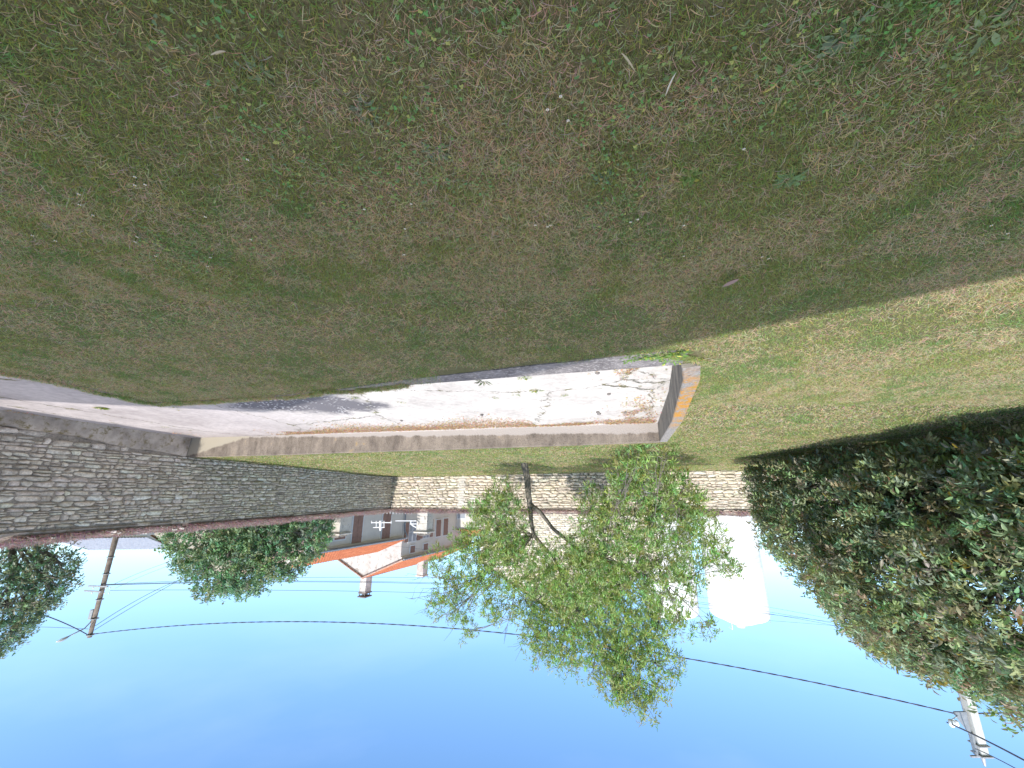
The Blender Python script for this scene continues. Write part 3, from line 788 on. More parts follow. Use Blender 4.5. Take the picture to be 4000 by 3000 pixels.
def cf_dark(n, k):
    c = np.stack([rng.uniform(.19, .36, n), rng.uniform(.25, .41, n), rng.uniform(.14, .23, n)], 1)
    c = np.repeat(c, k, 0) * rng.uniform(.75, 1.3, (n * k, 1))
    y = rng.random(n * k) < .018; c[y] = np.array([.30, .24, .05]); y = rng.random(n * k) < .02; c[y] = np.array([.24, .15, .09])
    return c
def cf_mid(n, k):
    c = np.stack([rng.uniform(.14, .27, n), rng.uniform(.24, .37, n), rng.uniform(.13, .21, n)], 1)
    c = np.repeat(c, k, 0) * rng.uniform(.75, 1.3, (n * k, 1)); return c

big = [(-9.2, 10.6, 1.9, 2.3, 2.2, 1.5), (-9.4, 8.4, 2.3, 2.6, 2.6, 1.8), (-9.0, 6.2, 2.1, 2.4, 2.2, 1.7), (-9.9, 9.6, 3.5, 2.4, 2.3, 1.6),
       (-9.4, 7.8, 3.6, 2.2, 2.2, 1.35), (-9.0, 5.0, 2.5, 2.3, 2.0, 1.0), (-8.9, 6.0, 3.0, 1.8, 1.8, 1.0), (-8.8, 4.2, 2.1, 1.9, 1.6, .95), (-9.9, 12.2, 1.8, 1.8, 1.7, 1.3), (-9.2, 3.4, 1.7, 2.2, 1.7, 1.3), (-10.4, 11.0, 3.2, 1.8, 1.8, 1.2),
       (-7.9, 9.6, 1.5, 1.3, 1.4, .95), (-7.5, 7.1, 1.7, 1.25, 1.3, 1.0), (-7.4, 5.0, 1.75, 1.3, 1.1, 1.0), (-8.0, 11.4, 1.5, 1.1, 1.2, .9), (-7.2, 6.0, 2.7, 1.3, 1.3, 1.1), (-7.6, 3.6, 1.9, 1.5, 1.2, .9), (-8.0, 8.8, 3.0, 1.4, 1.4, 1.3), (-6.9, 4.0, 2.1, 1.2, .9, .9), (-8.3, 12.2, 1.2, .9, .9, .8), (-8.25, 10.8, 1.28, 1.0, 1.0, .8), (-8.05, 9.4, 1.28, 1.0, 1.0, .8), (-7.95, 8.0, 1.28, 1.0, 1.0, .8), (-7.75, 6.6, 1.28, 1.1, 1.0, .8), (-7.55, 5.2, 1.28, 1.1, .9, .8), (-9.4, 11.5, 1.2, 1.1, 1.2, .9), (-9.35, 9.2, 1.28, 1.2, 1.2, .8), (-9.35, 7.0, 1.28, 1.2, 1.2, .8), (-9.15, 5.0, 1.28, 1.2, 1.2, .8), (-7.6, 3.8, 1.3, 1.2, .8, .9)]
big += [(-7.9, 8.2, 3.2, 1.6, 1.7, 1.4), (-8.1, 7.2, 3.5, 1.6, 1.6, 1.15), (-7.8, 5.8, 2.9, 1.4, 1.4, 1.0), (-7.9, 10.0, 2.6, 1.4, 1.5, 1.25), (-8.6, 9.6, 3.6, 1.5, 1.5, 1.3), (-8.4, 11.6, 2.3, 1.3, 1.3, 1.1)]
big = [(x - .12, y, z, rx, ry, rz) for x, y, z, rx, ry, rz in big]
lobes_tree('evergreen_tree', 'huge dense dark green broadleaf evergreen tree at the side of the lawn', 'tree', (-9.8, 8.3, .42), big, 52000, .115, .38, cf_dark, nleaf=9, sprlen=.27, trunk_r=.24, inner=.35)

# leafy bush tree beyond the wall, and the tree over the wall beside the pole
def pxlobe(px, py, r, Y, fl=1.0):
    p = at(px, py, Y); rr = r / FPX * Y
    return (p.x, p.y, p.z, rr, rr * .8, rr * fl)
bush = [pxlobe(800, 2120, 100, 20.5), pxlobe(950, 2140, 120, 20.5), pxlobe(1080, 2110, 110, 20.5), pxlobe(870, 2200, 95, 20.5), pxlobe(1180, 2080, 90, 20.5), pxlobe(980, 2215, 80, 20.5), pxlobe(1130, 2165, 70, 20.5), pxlobe(820, 2040, 130, 20.5), pxlobe(1040, 2020, 130, 20.5), pxlobe(1225, 2060, 50, 20.5)]
lobes_tree('broadleaf_tree', 'bushy mid green tree behind the wall between the wooden pole and shuttered house', 'tree', (at(960, 2000, 20.6).x, 20.6, -.36), bush, 5200, .17, .45, cf_mid, nleaf=8, sprlen=.34, mat_=M_gloss, trunk_r=.15, inner=.3)
def cf_cool(n, k):
    c = np.stack([rng.uniform(.14, .27, n), rng.uniform(.22, .34, n), rng.uniform(.14, .21, n)], 1)
    return np.repeat(c, k, 0) * rng.uniform(.75, 1.3, (n * k, 1))
lt = [pxlobe(60, 2200, 110, 13), pxlobe(160, 2210, 90, 13.2), pxlobe(-60, 2300, 150, 13), pxlobe(90, 2310, 95, 13), pxlobe(190, 2280, 60, 13), pxlobe(20, 2400, 90, 13), pxlobe(-80, 2450, 110, 13), pxlobe(100, 2390, 45, 13), pxlobe(-40, 2130, 140, 13), pxlobe(220, 2200, 50, 13)]
lobes_tree('broadleaf_tree', 'dark leafy tree over the shaded wall next to the wooden pole and street lamp', 'tree', (at(-60, 2000, 13).x + .6, 13, -.36), lt, 4200, .11, .42, cf_cool, nleaf=8, sprlen=.3, trunk_r=.15, inner=.5)

# ------------------------------------------------------------------ slender garden tree with narrow leaves
TB = gp(2048, 1813, .5); TY = TB.y
tree = empty('garden_tree', TB); tag(tree, 'airy light green tree with forked leaning trunk and narrow leaves on the back lawn', 'tree')
def tp(px, py, dy=0): return at(px, py, TY + dy) - TB
trunk = MB()
trunk.tube([Vector((-.02, 0, -.15)), tp(2048, 1813), tp(2060, 1870), tp(2064, 1930), tp(2072, 1985)], [.15, .13, .115, .105, .105], 12)
trunk.tube([tp(2070, 1975), tp(2075, 2040, .0), tp(2085, 2090, -.1), tp(2130, 2145, -.2), tp(2165, 2180, -.2), tp(2200, 2260, -.4), tp(2260, 2380, -.6), tp(2340, 2520, -.9), tp(2430, 2640, -1.2)], [.095, .075, .07, .06, .055, .045, .035, .024, .01], 10)
trunk.tube([tp(2068, 1968), tp(2110, 2000, -.2), tp(2160, 2065, -.5), tp(2215, 2110, -.8), tp(2260, 2150, -1.1), tp(2360, 2190, -1.7), tp(2480, 2230, -2.2), tp(2600, 2280, -2.6)], [.085, .07, .06, .055, .045, .035, .024, .01], 10)
nodes = [(2085, 2090, -.1), (2130, 2145, -.2), (2165, 2180, -.2), (2200, 2260, -.4), (2260, 2380, -.6), (2340, 2520, -.9), (2160, 2065, -.5), (2215, 2110, -.8), (2260, 2150, -1.1), (2360, 2190, -1.7), (2480, 2230, -2.2), (2600, 2280, -2.6)]
CL = [(1960, 1950, 70, -1), (1950, 2040, 110, -.5), (2010, 2110, 80, .5), (1900, 2110, 90, .4), (1810, 2120, 50, .6), (1860, 2000, 35, -1), (2320, 1960, 60, -3), (2420, 1890, 55, -4), (2500, 1770, 60, -5.6), (2590, 1760, 40, -5.8), (2460, 1840, 70, -4.8), (2560, 1900, 100, -4.2), (2660, 1900, 70, -4),
      (2680, 1990, 90, -3.4), (2350, 2040, 100, -2.6), (2480, 2020, 120, -3.4), (2600, 2060, 120, -3.4), (2730, 2090, 90, -3), (2800, 2170, 60, -2.6), (2860, 2215, 30, -2.6), (1720, 2190, 50, 1), (1850, 2200, 90, .8), (1990, 2200, 100, .3), (2110, 2230, 90, -.8), (2230, 2200, 110, -1.6), (2350, 2170, 120, -2.2),
      (2280, 2300, 130, -1), (2420, 2290, 140, -1.8), (2560, 2200, 120, -2.6), (2600, 2310, 90, -2.4), (2700, 2250, 60, -2.6), (2160, 2340, 110, .3), (1760, 2290, 60, 1.2), (1700, 2370, 35, 1.4), (1790, 2380, 50, 1.2), (1900, 2300, 70, 1), (1930, 2400, 40, .8), (1830, 2470, 25, 1.2), (2050, 2350, 80, .6),
      (2090, 2450, 60, .4), (2110, 2540, 50, .4), (2200, 2450, 100, .2), (2340, 2430, 130, -.8), (2480, 2420, 110, -1.2), (2570, 2430, 60, -1.6), (2660, 2440, 40, -1.6), (2770, 2450, 25, -2), (2200, 2560, 60, 0), (2330, 2550, 90, -.4), (2450, 2540, 100, -1), (2560, 2540, 60, -1.2), (2620, 2600, 40, -1.2),
      (2390, 2640, 70, -.8), (2480, 2660, 70, -1), (2570, 2690, 35, -1), (2450, 2720, 40, -1), (2530, 2770, 35, -1.2), (2410, 2700, 30, -.8)]
sp_o = []; sp_d = []
for (px, py, r, dy) in CL:
    c = tp(px, py, dy); R = r / FPX * (TY + dy)
    nb = min(nodes, key=lambda q: (Vector((q[0], q[1])) - Vector((px, py))).length + 30 * abs(q[2] - dy) + (300 if q[1] > py + 150 else 0))
    a = tp(*nb); m_ = a.lerp(c, .5) + Vector((random.uniform(-.2, .2), random.uniform(-.2, .2), random.uniform(.0, .35)))
    L0 = (c - a).length
    trunk.tube([a, m_, c], [.014 + .002 * L0, .011, .005], 6)
    nt_ = int(3 + r / 14)
    for _ in range(nt_):
        s0 = m_.lerp(c, random.uniform(.3, 1)); dv = Vector((random.gauss(0, 1), random.gauss(0, 1), random.gauss(.1, 1))).normalized()
        e_ = c + dv * R * random.uniform(.7, 1.15)
        md = s0.lerp(e_, .55) + Vector((random.uniform(-.1, .1), random.uniform(-.1, .1), random.uniform(-.05, .12)))
        trunk.tube([s0, md, e_], [.012, .008, .004], 4, cap=False)
    ns = int(10 + (R ** 2) * 270)
    for _ in range(ns):
        dv = Vector((random.gauss(0, 1), random.gauss(0, 1), random.gauss(0, 1))).normalized() * R * random.random() ** .4
        sp_o.append(tuple(c + dv)); q = dv / (R + .01) * .5 + Vector((random.gauss(0, .5), random.gauss(0, .5), random.gauss(-.1, .5))); sp_d.append(tuple(q.normalized()))
# bare dead twigs on the open side
for (px, py, dy) in [(1640, 2300, 1), (1600, 2340, 1), (1650, 2240, 1), (1680, 2440, 1.2), (1590, 2240, 1), (1970, 2470, .6), (1630, 2390, 1.2), (1770, 2450, 1.2), (2040, 2520, .4), (2690, 2380, -2), (1740, 2420, 1)]:
    c = tp(px, py, dy); a = tp(1900 if px < 1900 else px + 40, 2240 if px < 1900 else py - 150, dy - .2)
    m_ = a.lerp(c, .5) + Vector((0, 0, .2))
    trunk.tube([a, m_, c], [.018, .012, .004], 5)
    for _ in range(6):
        s0 = m_.lerp(c, random.random()); e_ = s0 + Vector((random.gauss(.1, .3), random.gauss(0, .25), random.gauss(.15, .25)))
        trunk.tube([s0, s0.lerp(e_, .5) + Vector((0, 0, .04)), e_], [.007, .005, .003], 4, cap=False)
trunk.build('trunk', M_bark, tree, smooth=True)
def cf_lt(n, k):
    c = np.stack([rng.uniform(.20, .36, n), rng.uniform(.32, .46, n), rng.uniform(.10, .17, n)], 1)
    c = np.repeat(c, k, 0) * rng.uniform(.75, 1.25, (n * k, 1))
    y = rng.random(n * k) < .015; c[y] = np.array([.3, .22, .05]); return c
V, F, C = sprigs(np.array(sp_o), np.array(sp_d), 9, .135, .23, cf_lt, .22, curl=.35, spread=.95)
np_mesh('crown', V, F, M_leaf, tree, C)

# ------------------------------------------------------------------ weeds on the wall tops
def walltop_growth(e, L, seed, n):
    r = np.random.default_rng(seed)
    s = r.uniform(0, L, n); y = r.uniform(-.06, .45, n)
    keepn = fbm(s * 1.1, y * 2, seed) + r.normal(0, .09, n) > .33; s, y = s[keepn], y[keepn]; n = len(s)
    zt = 2.46 + .16 * np.clip((y + .05) / .5, 0, 1)
    hgt = .35 + 1.0 * fbm(s * 1.7, s * 0, seed + 4)
    P = np.stack([s, y, zt], 1); az = r.uniform(0, 6.28, n); ln = r.uniform(.2, 1.3, n)
    D = np.stack([np.cos(az) * np.sin(ln), np.sin(az) * np.sin(ln), np.cos(ln)], 1)
    C = np.stack([r.uniform(.24, .46, n), r.uniform(.17, .33, n), r.uniform(.17, .30, n)], 1)
    y_ = r.random(n) < .12; C[y_] = np.array([.42, .37, .33])
    g = r.random(n) < .06; C[g] = np.array([.07, .11, .04])
    V, F, C = blades(P, D, r.uniform(.008, .018, n), r.uniform(.08, .27, n) * hgt, r.uniform(0, .6, n), C, 2)
    o = np_mesh('dry_growth', V, F, M_grass, None, C)
    o.location = e.location; o.rotation_euler = e.rotation_euler
    return o
tag(walltop_growth(e_r, LR, 61, 110000), 'dried mauve brown plants growing along the top of the shaded wall', 'dry plants', kind='stuff')
tag(walltop_growth(e_f, LF, 62, 80000), 'dried mauve brown plants growing along the top of the sunlit back wall', 'dry plants', kind='stuff')
# loose pale tile and stone pieces on the shaded wall top
b = MB()
for i in range(150):
    s = random.uniform(5, LR - 6); y = random.uniform(-.05, .4); z = 2.52 + random.uniform(0, .08)
    w = random.uniform(.02, .06); M_ = Matrix.Translation((s, y, z)) @ Matrix.Rotation(random.uniform(0, 3), 4, 'Z') @ Matrix.Rotation(random.uniform(-.7, .7), 4, 'X')
    b.box(-w, w, -w * .7, w * .7, -w * .25, w * .25, M_)
b.build('broken_tile_bits', M_ashlar, e_r)

# ------------------------------------------------------------------ litter and weeds in the sunken drive
def litter():
    A = np.array([-3.1, 8.25]); B = np.array([wx(12.1), 12.1]); L = np.hypot(*(B - A)); d = (B - A) / L; nn = np.array([d[1], -d[0]])
    n = 30000; s = rng.uniform(0, L, n); w = np.abs(rng.normal(0, .34, n)) * (.35 + 1.3 * vnoise(s * .55, s * 0, 8))
    dens_ = fbm(s * .8, w * 1.2, 71); k = (dens_ + .18 * ((s > 2.6) & (s < 9.5)) - .22 * (s > 10.3) + rng.normal(0, .05, n)) > .52
    s, w = s[k], w[k]; P = A + d * s[:, None] + nn * (w + .03)[:, None]
    # corner heaps at the closed end, and a drift along the right-hand wall
    m = 2300; c1 = np.array([-2.35, 7.3]) + rng.normal(0, 1, (m, 2)) * [.30, .70]; kk = fbm(c1[:, 0] * 4, c1[:, 1] * 3, 73) > .53; c1 = c1[kk]
    c2 = np.array([-1.45, 4.35]) + rng.normal(0, 1, (1800, 2)) * [.22, .36]; kk = fbm(c2[:, 0] * 4, c2[:, 1] * 3, 74) > .48; c2 = c2[kk]
    yy = rng.uniform(5, 12, 5000); c3 = np.stack([wx(yy) - .16 - np.abs(rng.normal(0, .4, 5000)) , yy], 1); kk = fbm(c3[:, 0] * 1.6, c3[:, 1] * .9, 75) > .60; c3 = c3[kk]
    P = np.concatenate([P, c1, c2, c3]); k = inside(P[:, 0], P[:, 1], HOLE); P = P[k]; n = len(P)
    z = drive_z(P[:, 0], P[:, 1]) + rng.uniform(.008, .028, n); P3 = np.stack([P[:, 0], P[:, 1], z], 1)
    az = rng.uniform(0, 6.28, n); D = np.stack([np.cos(az), np.sin(az), rng.normal(0, .18, n)], 1); U = np.array([0, 0, 1.]) + rng.normal(0, .3, (n, 3))
    C = np.stack([rng.uniform(.30, .58, n), rng.uniform(.22, .42, n), rng.uniform(.14, .28, n)], 1); y_ = rng.random(n) < .06; C[y_] = np.array([.6, .48, .12])
    L_ = rng.uniform(.02, .055, n); return leafset(P3, D, U, L_, L_ * rng.uniform(.25, .5, n), C, .15)
V, F, C = litter()
tag(np_mesh('leaf_litter', V, F, M_grass, None, C), 'brown dry leaf litter drifted along the foot of the retaining wall', 'leaf litter', kind='stuff')

def weed(px, py, z, label, n=26, L=.12, Wd=.3, col=(.12, .22, .06), name='weed', spread=.08, flat=.6, group=None, cat='weed', yv=.1):
    p = gp(px, py, z); p.z = drive_z(p.x, p.y) if z < .3 else float(lawn_z(p.x, p.y))
    a = rng.uniform(0, 6.28, n); rr = rng.uniform(0, spread, n)
    P = np.stack([np.cos(a) * rr, np.sin(a) * rr, np.zeros(n)], 1); a2 = a + rng.normal(0, .3, n); up = rng.uniform(.1, 1, n) * (1 - flat) * 1.6 + .12
    D = np.stack([np.cos(a2), np.sin(a2), up], 1); U = np.tile([0, 0, 1.], (n, 1)) + rng.normal(0, .15, (n, 3))
    C = np.tile(col, (n, 1)) * rng.uniform(.7, 1.35, (n, 1)); y_ = rng.random(n) < yv; C[y_] = C[y_] * [3.0, 1.7, 1.3]
    L_ = rng.uniform(.6, 1.1, n) * L * .6; L_ = L_ * (.66 if name == 'rosette_weed' else .8); V, F, C = leafset(P, D, U, L_, L_ * Wd, C, .3)
    o = np_mesh(name, V, F, M_grass, None, C); o.location = (p.x, p.y, p.z + (.002 if name == 'rosette_weed' else .008)); tag(o, label, cat, group); return o
g_ = 'weeds in cracks of the concrete drive'
for (px, py, lb, n, L) in [(390, 1617, 'sprawling olive weed in the crack between the two slabs at the drive corner', 90, .16),
                           (680, 1610, 'small grass tuft in the crack by the lawn corner point', 20, .08),
                           (1380, 1560, 'green weed in a crack just above the dark flaking patch', 30, .10),
                           (1470, 1614, 'little weed at the edge of the pale flakes beside the dark patch', 16, .08),
                           (1570, 1574, 'small weed in the middle of the slab past the dark patch', 16, .09),
                           (1930, 1552, 'flat brownish weed on the crack where the white slab begins', 18, .09),
                           (2020, 1540, 'spindly weed on the crack left of the tallest crack weed', 18, .09),
                           (2095, 1522, 'bright green tallest weed standing in the slab crack', 34, .13),
                           (2205, 1538, 'small green weed at the end of the crack on the white slab', 20, .09),
                           (2050, 1476, 'low green weed just inside the near rim of the drive', 34, .12),
                           (1710, 1672, 'tiny green sprout in the leaf litter at the wall foot', 12, .08),
                           (1340, 1668, 'tiny sprout in the leaf litter nearest the ochre stain', 12, .07),
                           (690, 1620, 'tiny green sprout in the sunlit strip below the lawn corner', 12, .07),
                           (640, 1682, 'grass sprout at the foot of the shaded wall plinth', 16, .09)]:
    weed(px, py, -.05, lb, n, L, .25, (.17, .25, .06), group=g_)
weed(1890, 1480, .42, 'thin weed hanging from the lawn edge over the concrete', 22, .16, .14, (.07, .12, .04), spread=.05, flat=.2)
# leafy green weed patch on the near rim
for i, (px, py, n, L, lb) in enumerate([(2640, 1385, 70, .11, 'bright green leafy weed clump nearest the corner of the concrete rim'),
                                        (2590, 1393, 60, .09, 'sunlit weed clump beside the corner clump on the concrete rim'),
                                        (2530, 1395, 60, .08, 'middle clump of the green weeds growing along the concrete rim'),
                                        (2470, 1402, 45, .07, 'small green weed clump at the shade line by the concrete rim'),
                                        (2632, 1412, 26, .08, 'dark leafy sprig drooping over the concrete rim')]):
    weed(px, py, .44, lb, n, L, .45, (.17, .30, .08), spread=.10, group='green weeds along the concrete rim', flat=.5)
# rosettes in the lawn
for (px, py, n, L, Wd, col, lb) in [(1700, 590, 26, .085, .3, (.18, .245, .17), 'grey green plantain rosette in the middle of the near lawn'),
                                    (1430, 430, 24, .085, .34, (.17, .235, .15), 'dark green rosette of broad leaves left of the plantain rosette'),
                                    (1020, 290, 20, .07, .34, (.17, .235, .15), 'small dark rosette in dry grass near the photographer'),
                                    (3850, 110, 12, .13, .26, (.24, .32, .18), 'large pale green dandelion rosette in the near corner of the lawn'),
                                    (3660, 240, 12, .10, .22, (.22, .3, .16), 'pale spiky dandelion rosette beside the large corner rosette'),
                                    (3080, 700, 36, .10, .4, (.15, .25, .12), 'dark green low weed mound in the shaded lawn near the shade line'),
                                    (2690, 690, 44, .07, .5, (.16, .28, .08), 'yellow spotted weed patch near the centre of the shaded lawn'),
                                    (3300, 150, 24, .08, .5, (.17, .235, .15), 'dark clump of rounded leaves between the straw tufts'),
                                    (3080, 290, 14, .10, .25, (.18, .3, .12), 'thin leaved rosette right of the long white straw'),
                                    (2360, 700, 26, .06, .5, (.15, .23, .15), 'low bluish weed among dry grass in mid lawn'),
                                    (1980, 640, 20, .05, .5, (.16, .28, .1), 'tiny weed clump beside the daisies in the near lawn')]:
    weed(px, py, .43, lb, n, L, Wd, col, name='rosette_weed', spread=.03, flat=.75, yv=.05)
# clover
def clover():
    n0 = 17000; x = rng.uniform(-2.2, 2.6, n0); y = rng.uniform(.5, 3.0, n0); k = fbm(x * 2.6, y * 2.6, 91) + rng.normal(0, .03, n0) > .57; x, y = x[k], y[k]; k = outside_ok(x, y) & (y < 2.85); x, y = x[k], y[k]; n = len(x)
    P = []; D = []; 
    a0 = rng.uniform(0, 6.28, n); h = rng.uniform(.02, .035, n)
    for j in range(3):
        a = a0 + j * 2.094; P.append(np.stack([x, y, lawn_z(x, y) + h], 1)); D.append(np.stack([np.cos(a), np.sin(a), rng.uniform(-.1, .3, n)], 1))
    P = np.concatenate(P); D = np.concatenate(D); C = np.stack([rng.uniform(.12, .27, n), rng.uniform(.22, .38, n), rng.uniform(.08, .13, n)], 1)
    y_ = rng.random(n) < .06; C[y_] = np.array([.42, .46, .14]); C = np.tile(C, (3, 1)); L_ = rng.uniform(.0035, .0085, len(P))
    return leafset(P, D, np.tile([0, 0, 1.], (len(P), 1)), L_, L_ * .95, C, .1)
V, F, C = clover()
tag(np_mesh('clover', V, F, M_leaf, None, C), 'scattered clover leaves among the near lawn grass', 'clover', kind='stuff')
# daisies
def daisy(px, py):
    p = gp(px, py, .44); z = float(lawn_z(p.x, p.y)) + .03; p = gp(px, py, z)
    d = p.y; r = .003 + .001 * d
    e = empty('daisy', (p.x, p.y, z - .034)); tag(e, 'tiny white daisy head standing in the short grass of the near lawn', 'daisy', 'white daisies scattered over the lawn')
    b = MB()
    for k in range(9):
        a = k * 2 * math.pi / 9; c, s_ = math.cos(a), math.sin(a)
        b.add([(c * r * .25 - s_ * r * .1, s_ * r * .25 + c * r * .1, .034), (c * r - s_ * r * .28, s_ * r + c * r * .28, .036), (c * r * 1.15, s_ * r * 1.15, .035), (c * r + s_ * r * .28, s_ * r - c * r * .28, .036), (c * r * .25 + s_ * r * .1, s_ * r * .25 - c * r * .1, .034)], [(0, 1, 2, 3, 4)])
    b.build('petals', M_petal, e)
    MB().tube([(0, 0, 0), (.001, 0, .033)], .0011, 5).build('stem', M_stemg, e)
    MB().lathe([(.001, .0345), (r * .3, .0365), (r * .2, .039), (.0004, .040)], n=8).build('flower_centre', M_yel, e)
M_stemg, _nt, _p = mat('stem_green', 0.7); _p.inputs['Base Color'].default_value = (.06, .12, .03, 1)
M_yel, _nt, _p = mat('flower_yellow', 0.7); _p.inputs['Base Color'].default_value = (.65, .45, .05, 1)
for x, y in [(527, 690), (527, 723), (567, 720), (309, 758), (311, 799), (363, 840), (127, 919), (217, 940), (535, 925), (528, 944), (802, 846), (822, 1005), (608, 1000), (811, 1040), (967, 623), (980, 935), (2190, 375), (2139, 427), (2219, 470), (1606, 796), (1423, 817), (1582, 893), (1579, 994), (2091, 879), (2150, 880), (2139, 885), (2463, 867), (2491, 856), (2671, 880), (2977, 1003), (3872, 880), (3937, 911), (2906, 581), (2671, 880 + 120), (3002, 1010)]:
    daisy(x, y)
# a curled dry leaf and long straws lying in the near lawn
def flatleaf(px, py, L, w, col, lb, rz, name='dry_leaf', cat='leaf'):
    p = gp(px, py, .44); z = float(lawn_z(p.x, p.y)) + .035; m, nt, pb = mat(name + '_colour', .8); pb.inputs['Base Color'].default_value = (*col, 1)
    b = MB(); n = 8; vs = []
    for i in range(n + 1):
        t = i / n; ww = w * math.sin(math.pi * min(1, t * .9 + .05)) ** .8 / 2; x = (t - .5) * L; zz = .25 * L * (t - .5) ** 2 * 2
        vs += [(x, -ww, zz + ww * .7), (x, 0, zz), (x, ww, zz + ww * .7)]
    fs = []
    for i in range(n): fs += [(i * 3, i * 3 + 3, i * 3 + 4, i * 3 + 1), (i * 3 + 1, i * 3 + 4, i * 3 + 5, i * 3 + 2)]
    o = b.add(vs, fs).build(name, m); o.location = (p.x, p.y, z); o.rotation_euler = (0, 0, rz); tag(o, lb, cat)
flatleaf(2850, 1082, .085, .035, (.3, .22, .2), 'curled pinkish brown dry leaf lying on the shaded lawn near the drive corner', 1.1)
flatleaf(2615, 300, .06, .004, (.6, .57, .5), 'long white dry grass stem standing out of the near lawn', 1.5, 'fallen_straw', 'straw')
flatleaf(2450, 210, .06, .005, (.45, .4, .28), 'curved straw coloured grass stem lying in the near lawn', 2.4, 'fallen_straw', 'straw')
flatleaf(860, 178, .045, .005, (.45, .4, .3), 'bent straw coloured stem lying in the greener part of the near lawn', .2, 'fallen_straw', 'straw')
# stones on the slab
for i, (px, py, s_, lb) in enumerate([(2333, 1452, .03, 'dark pebble on the concrete by the near rim'), (2378, 1535, .03, 'dark pebble on the white slab beside the twigs'), (1882, 1617, .04, 'dark pebble in the middle of the white slab'), (2335, 1607, .035, 'upper of two dark pebbles by the slab crack'), (2340, 1613, .035, 'lower of two dark pebbles by the slab crack'),
                                      (1385, 1522, .03, 'dark pebble at the lawn edge near the dark patch'), (1568, 1640, .03, 'dark pebble beside the leaf litter'), (1004, 1563, .04, 'brown pebble on the shaded slab near the lawn'), (2442, 1607, .03, 'dark pebble between the litter heap and the crack')]):
    p = gp(px, py, 0); z = drive_z(p.x, p.y); p = gp(px, py, z)
    b = MB(); vs = []; b.lathe([(s_ * .5, 0), (s_ * 1.0, s_ * .35), (s_ * .9, s_ * .8), (s_ * .4, s_ * 1.1)], n=9)
    o = b.build('pebble', M_pebble, smooth=True); o.location = (p.x, p.y, z + .004); o.scale = (1.2, .8, 1); o.rotation_euler = (0, 0, i * .9); tag(o, lb, 'pebble', 'pebbles on the drive')

# ------------------------------------------------------------------ buildings beyond the wall
def roof_slope(mbx, p0, p1, q0, q1, period=.24, amp=.045, rows=10):
    """corrugated tile sheet: p0->p1 along eave, q0->q1 along ridge"""
    p0, p1, q0, q1 = map(Vector, (p0, p1, q0, q1)); L = (p1 - p0).length; n = max(4, int(L / period * 6)); nr = (p1 - p0).cross(q0 - p0).normalized()
    if nr.z < 0: nr = -nr
    vs = []; fs = []
    for j in range(rows + 1):
        for sub in ((0, 1) if j < rows else (0,)):
            t = (j + (0.98 if sub else 0)) / rows; t = min(t, 1); off = .03 if not sub else 0.0
            for i in range(n + 1):
                s = i / n; b_ = p0.lerp(p1, s).lerp(q0.lerp(q1, s), t)
                vs.append(b_ + nr * (amp * abs(math.sin(math.pi * s * L / period)) + off + .02))
    R = len(vs) // (n + 1)
    for j in range(R - 1):
        for i in range(n): fs.append((j * (n + 1) + i, j * (n + 1) + i + 1, (j + 1) * (n + 1) + i + 1, (j + 1) * (n + 1) + i))
    mbx.add(vs, fs)
ANG = math.atan2(.91, -.41)                      # long facade direction
def house(name, label, origin, L, Wd, ze, zr, ridge_off, wallm, gablem, back_e=None):
    """local x along the facade away from us, local y to the left of it is outside (facade faces -y? see below)"""
    e = empty(name, (origin[0], origin[1], 0), ANG); tag(e, label, 'house')
    # local: +x = away, facade at y=0 faces +y ; body runs to y=-Wd
    zb = -.36; be = ze if back_e is None else back_e
    g = [(0, zb), (0, ze), (-ridge_off, zr), (-Wd, be), (-Wd, zb)]
    b = MB(); vs = [(0, y, z) for y, z in g] + [(L, y, z) for y, z in g]
    b.add(vs, [(0, 5, 6, 1), (3, 8, 9, 4), (5, 9, 8, 7, 6)]); b.build('wall', wallm, e)
    b = MB(); b.add([(-.001, y, z) for y, z in g] + [(.2, y, z) for y, z in g], [(0, 1, 2, 3, 4)] + [(i, (i + 1) % 5, (i + 1) % 5 + 5, i + 5) for i in (1, 2)]); b.build('gable_wall', gablem, e)
    r = MB(); sl = (zr - ze) / ridge_off; sb = (zr - be) / (Wd - ridge_off)
    roof_slope(r, (-.12, .35, ze - .35 * sl + .02), (L + .1, .35, ze - .35 * sl + .02), (-.12, -ridge_off, zr + .05), (L + .1, -ridge_off, zr + .05))
    roof_slope(r, (-.12, -Wd - .3, be - .3 * sb + .02), (L + .1, -Wd - .3, be - .3 * sb + .02), (-.12, -ridge_off, zr + .05), (L + .1, -ridge_off, zr + .05))
    r.build('roof', M_tile, e)
    v = MB(); v.tube([(-.14, .36, ze - .36 * sl + .0), (-.14, -ridge_off, zr + .02), (-.14, -Wd - .3, be - .3 * sb)], .06, 6); v.build('verge_tiles', M_oldtile, e)
    v = MB(); v.tube([(-.1, .43, ze - .36 * sl - .02), (L, .43, ze - .36 * sl - .02)], .08, 8); v.build('gutter', M_zinc, e)
    v = MB(); v.box(0, L, .0, .12, ze - .32, ze - .12); v.box(0, L, .0, .2, ze - .15, ze - .06); v.build('cornice', M_cream, e)
    return e
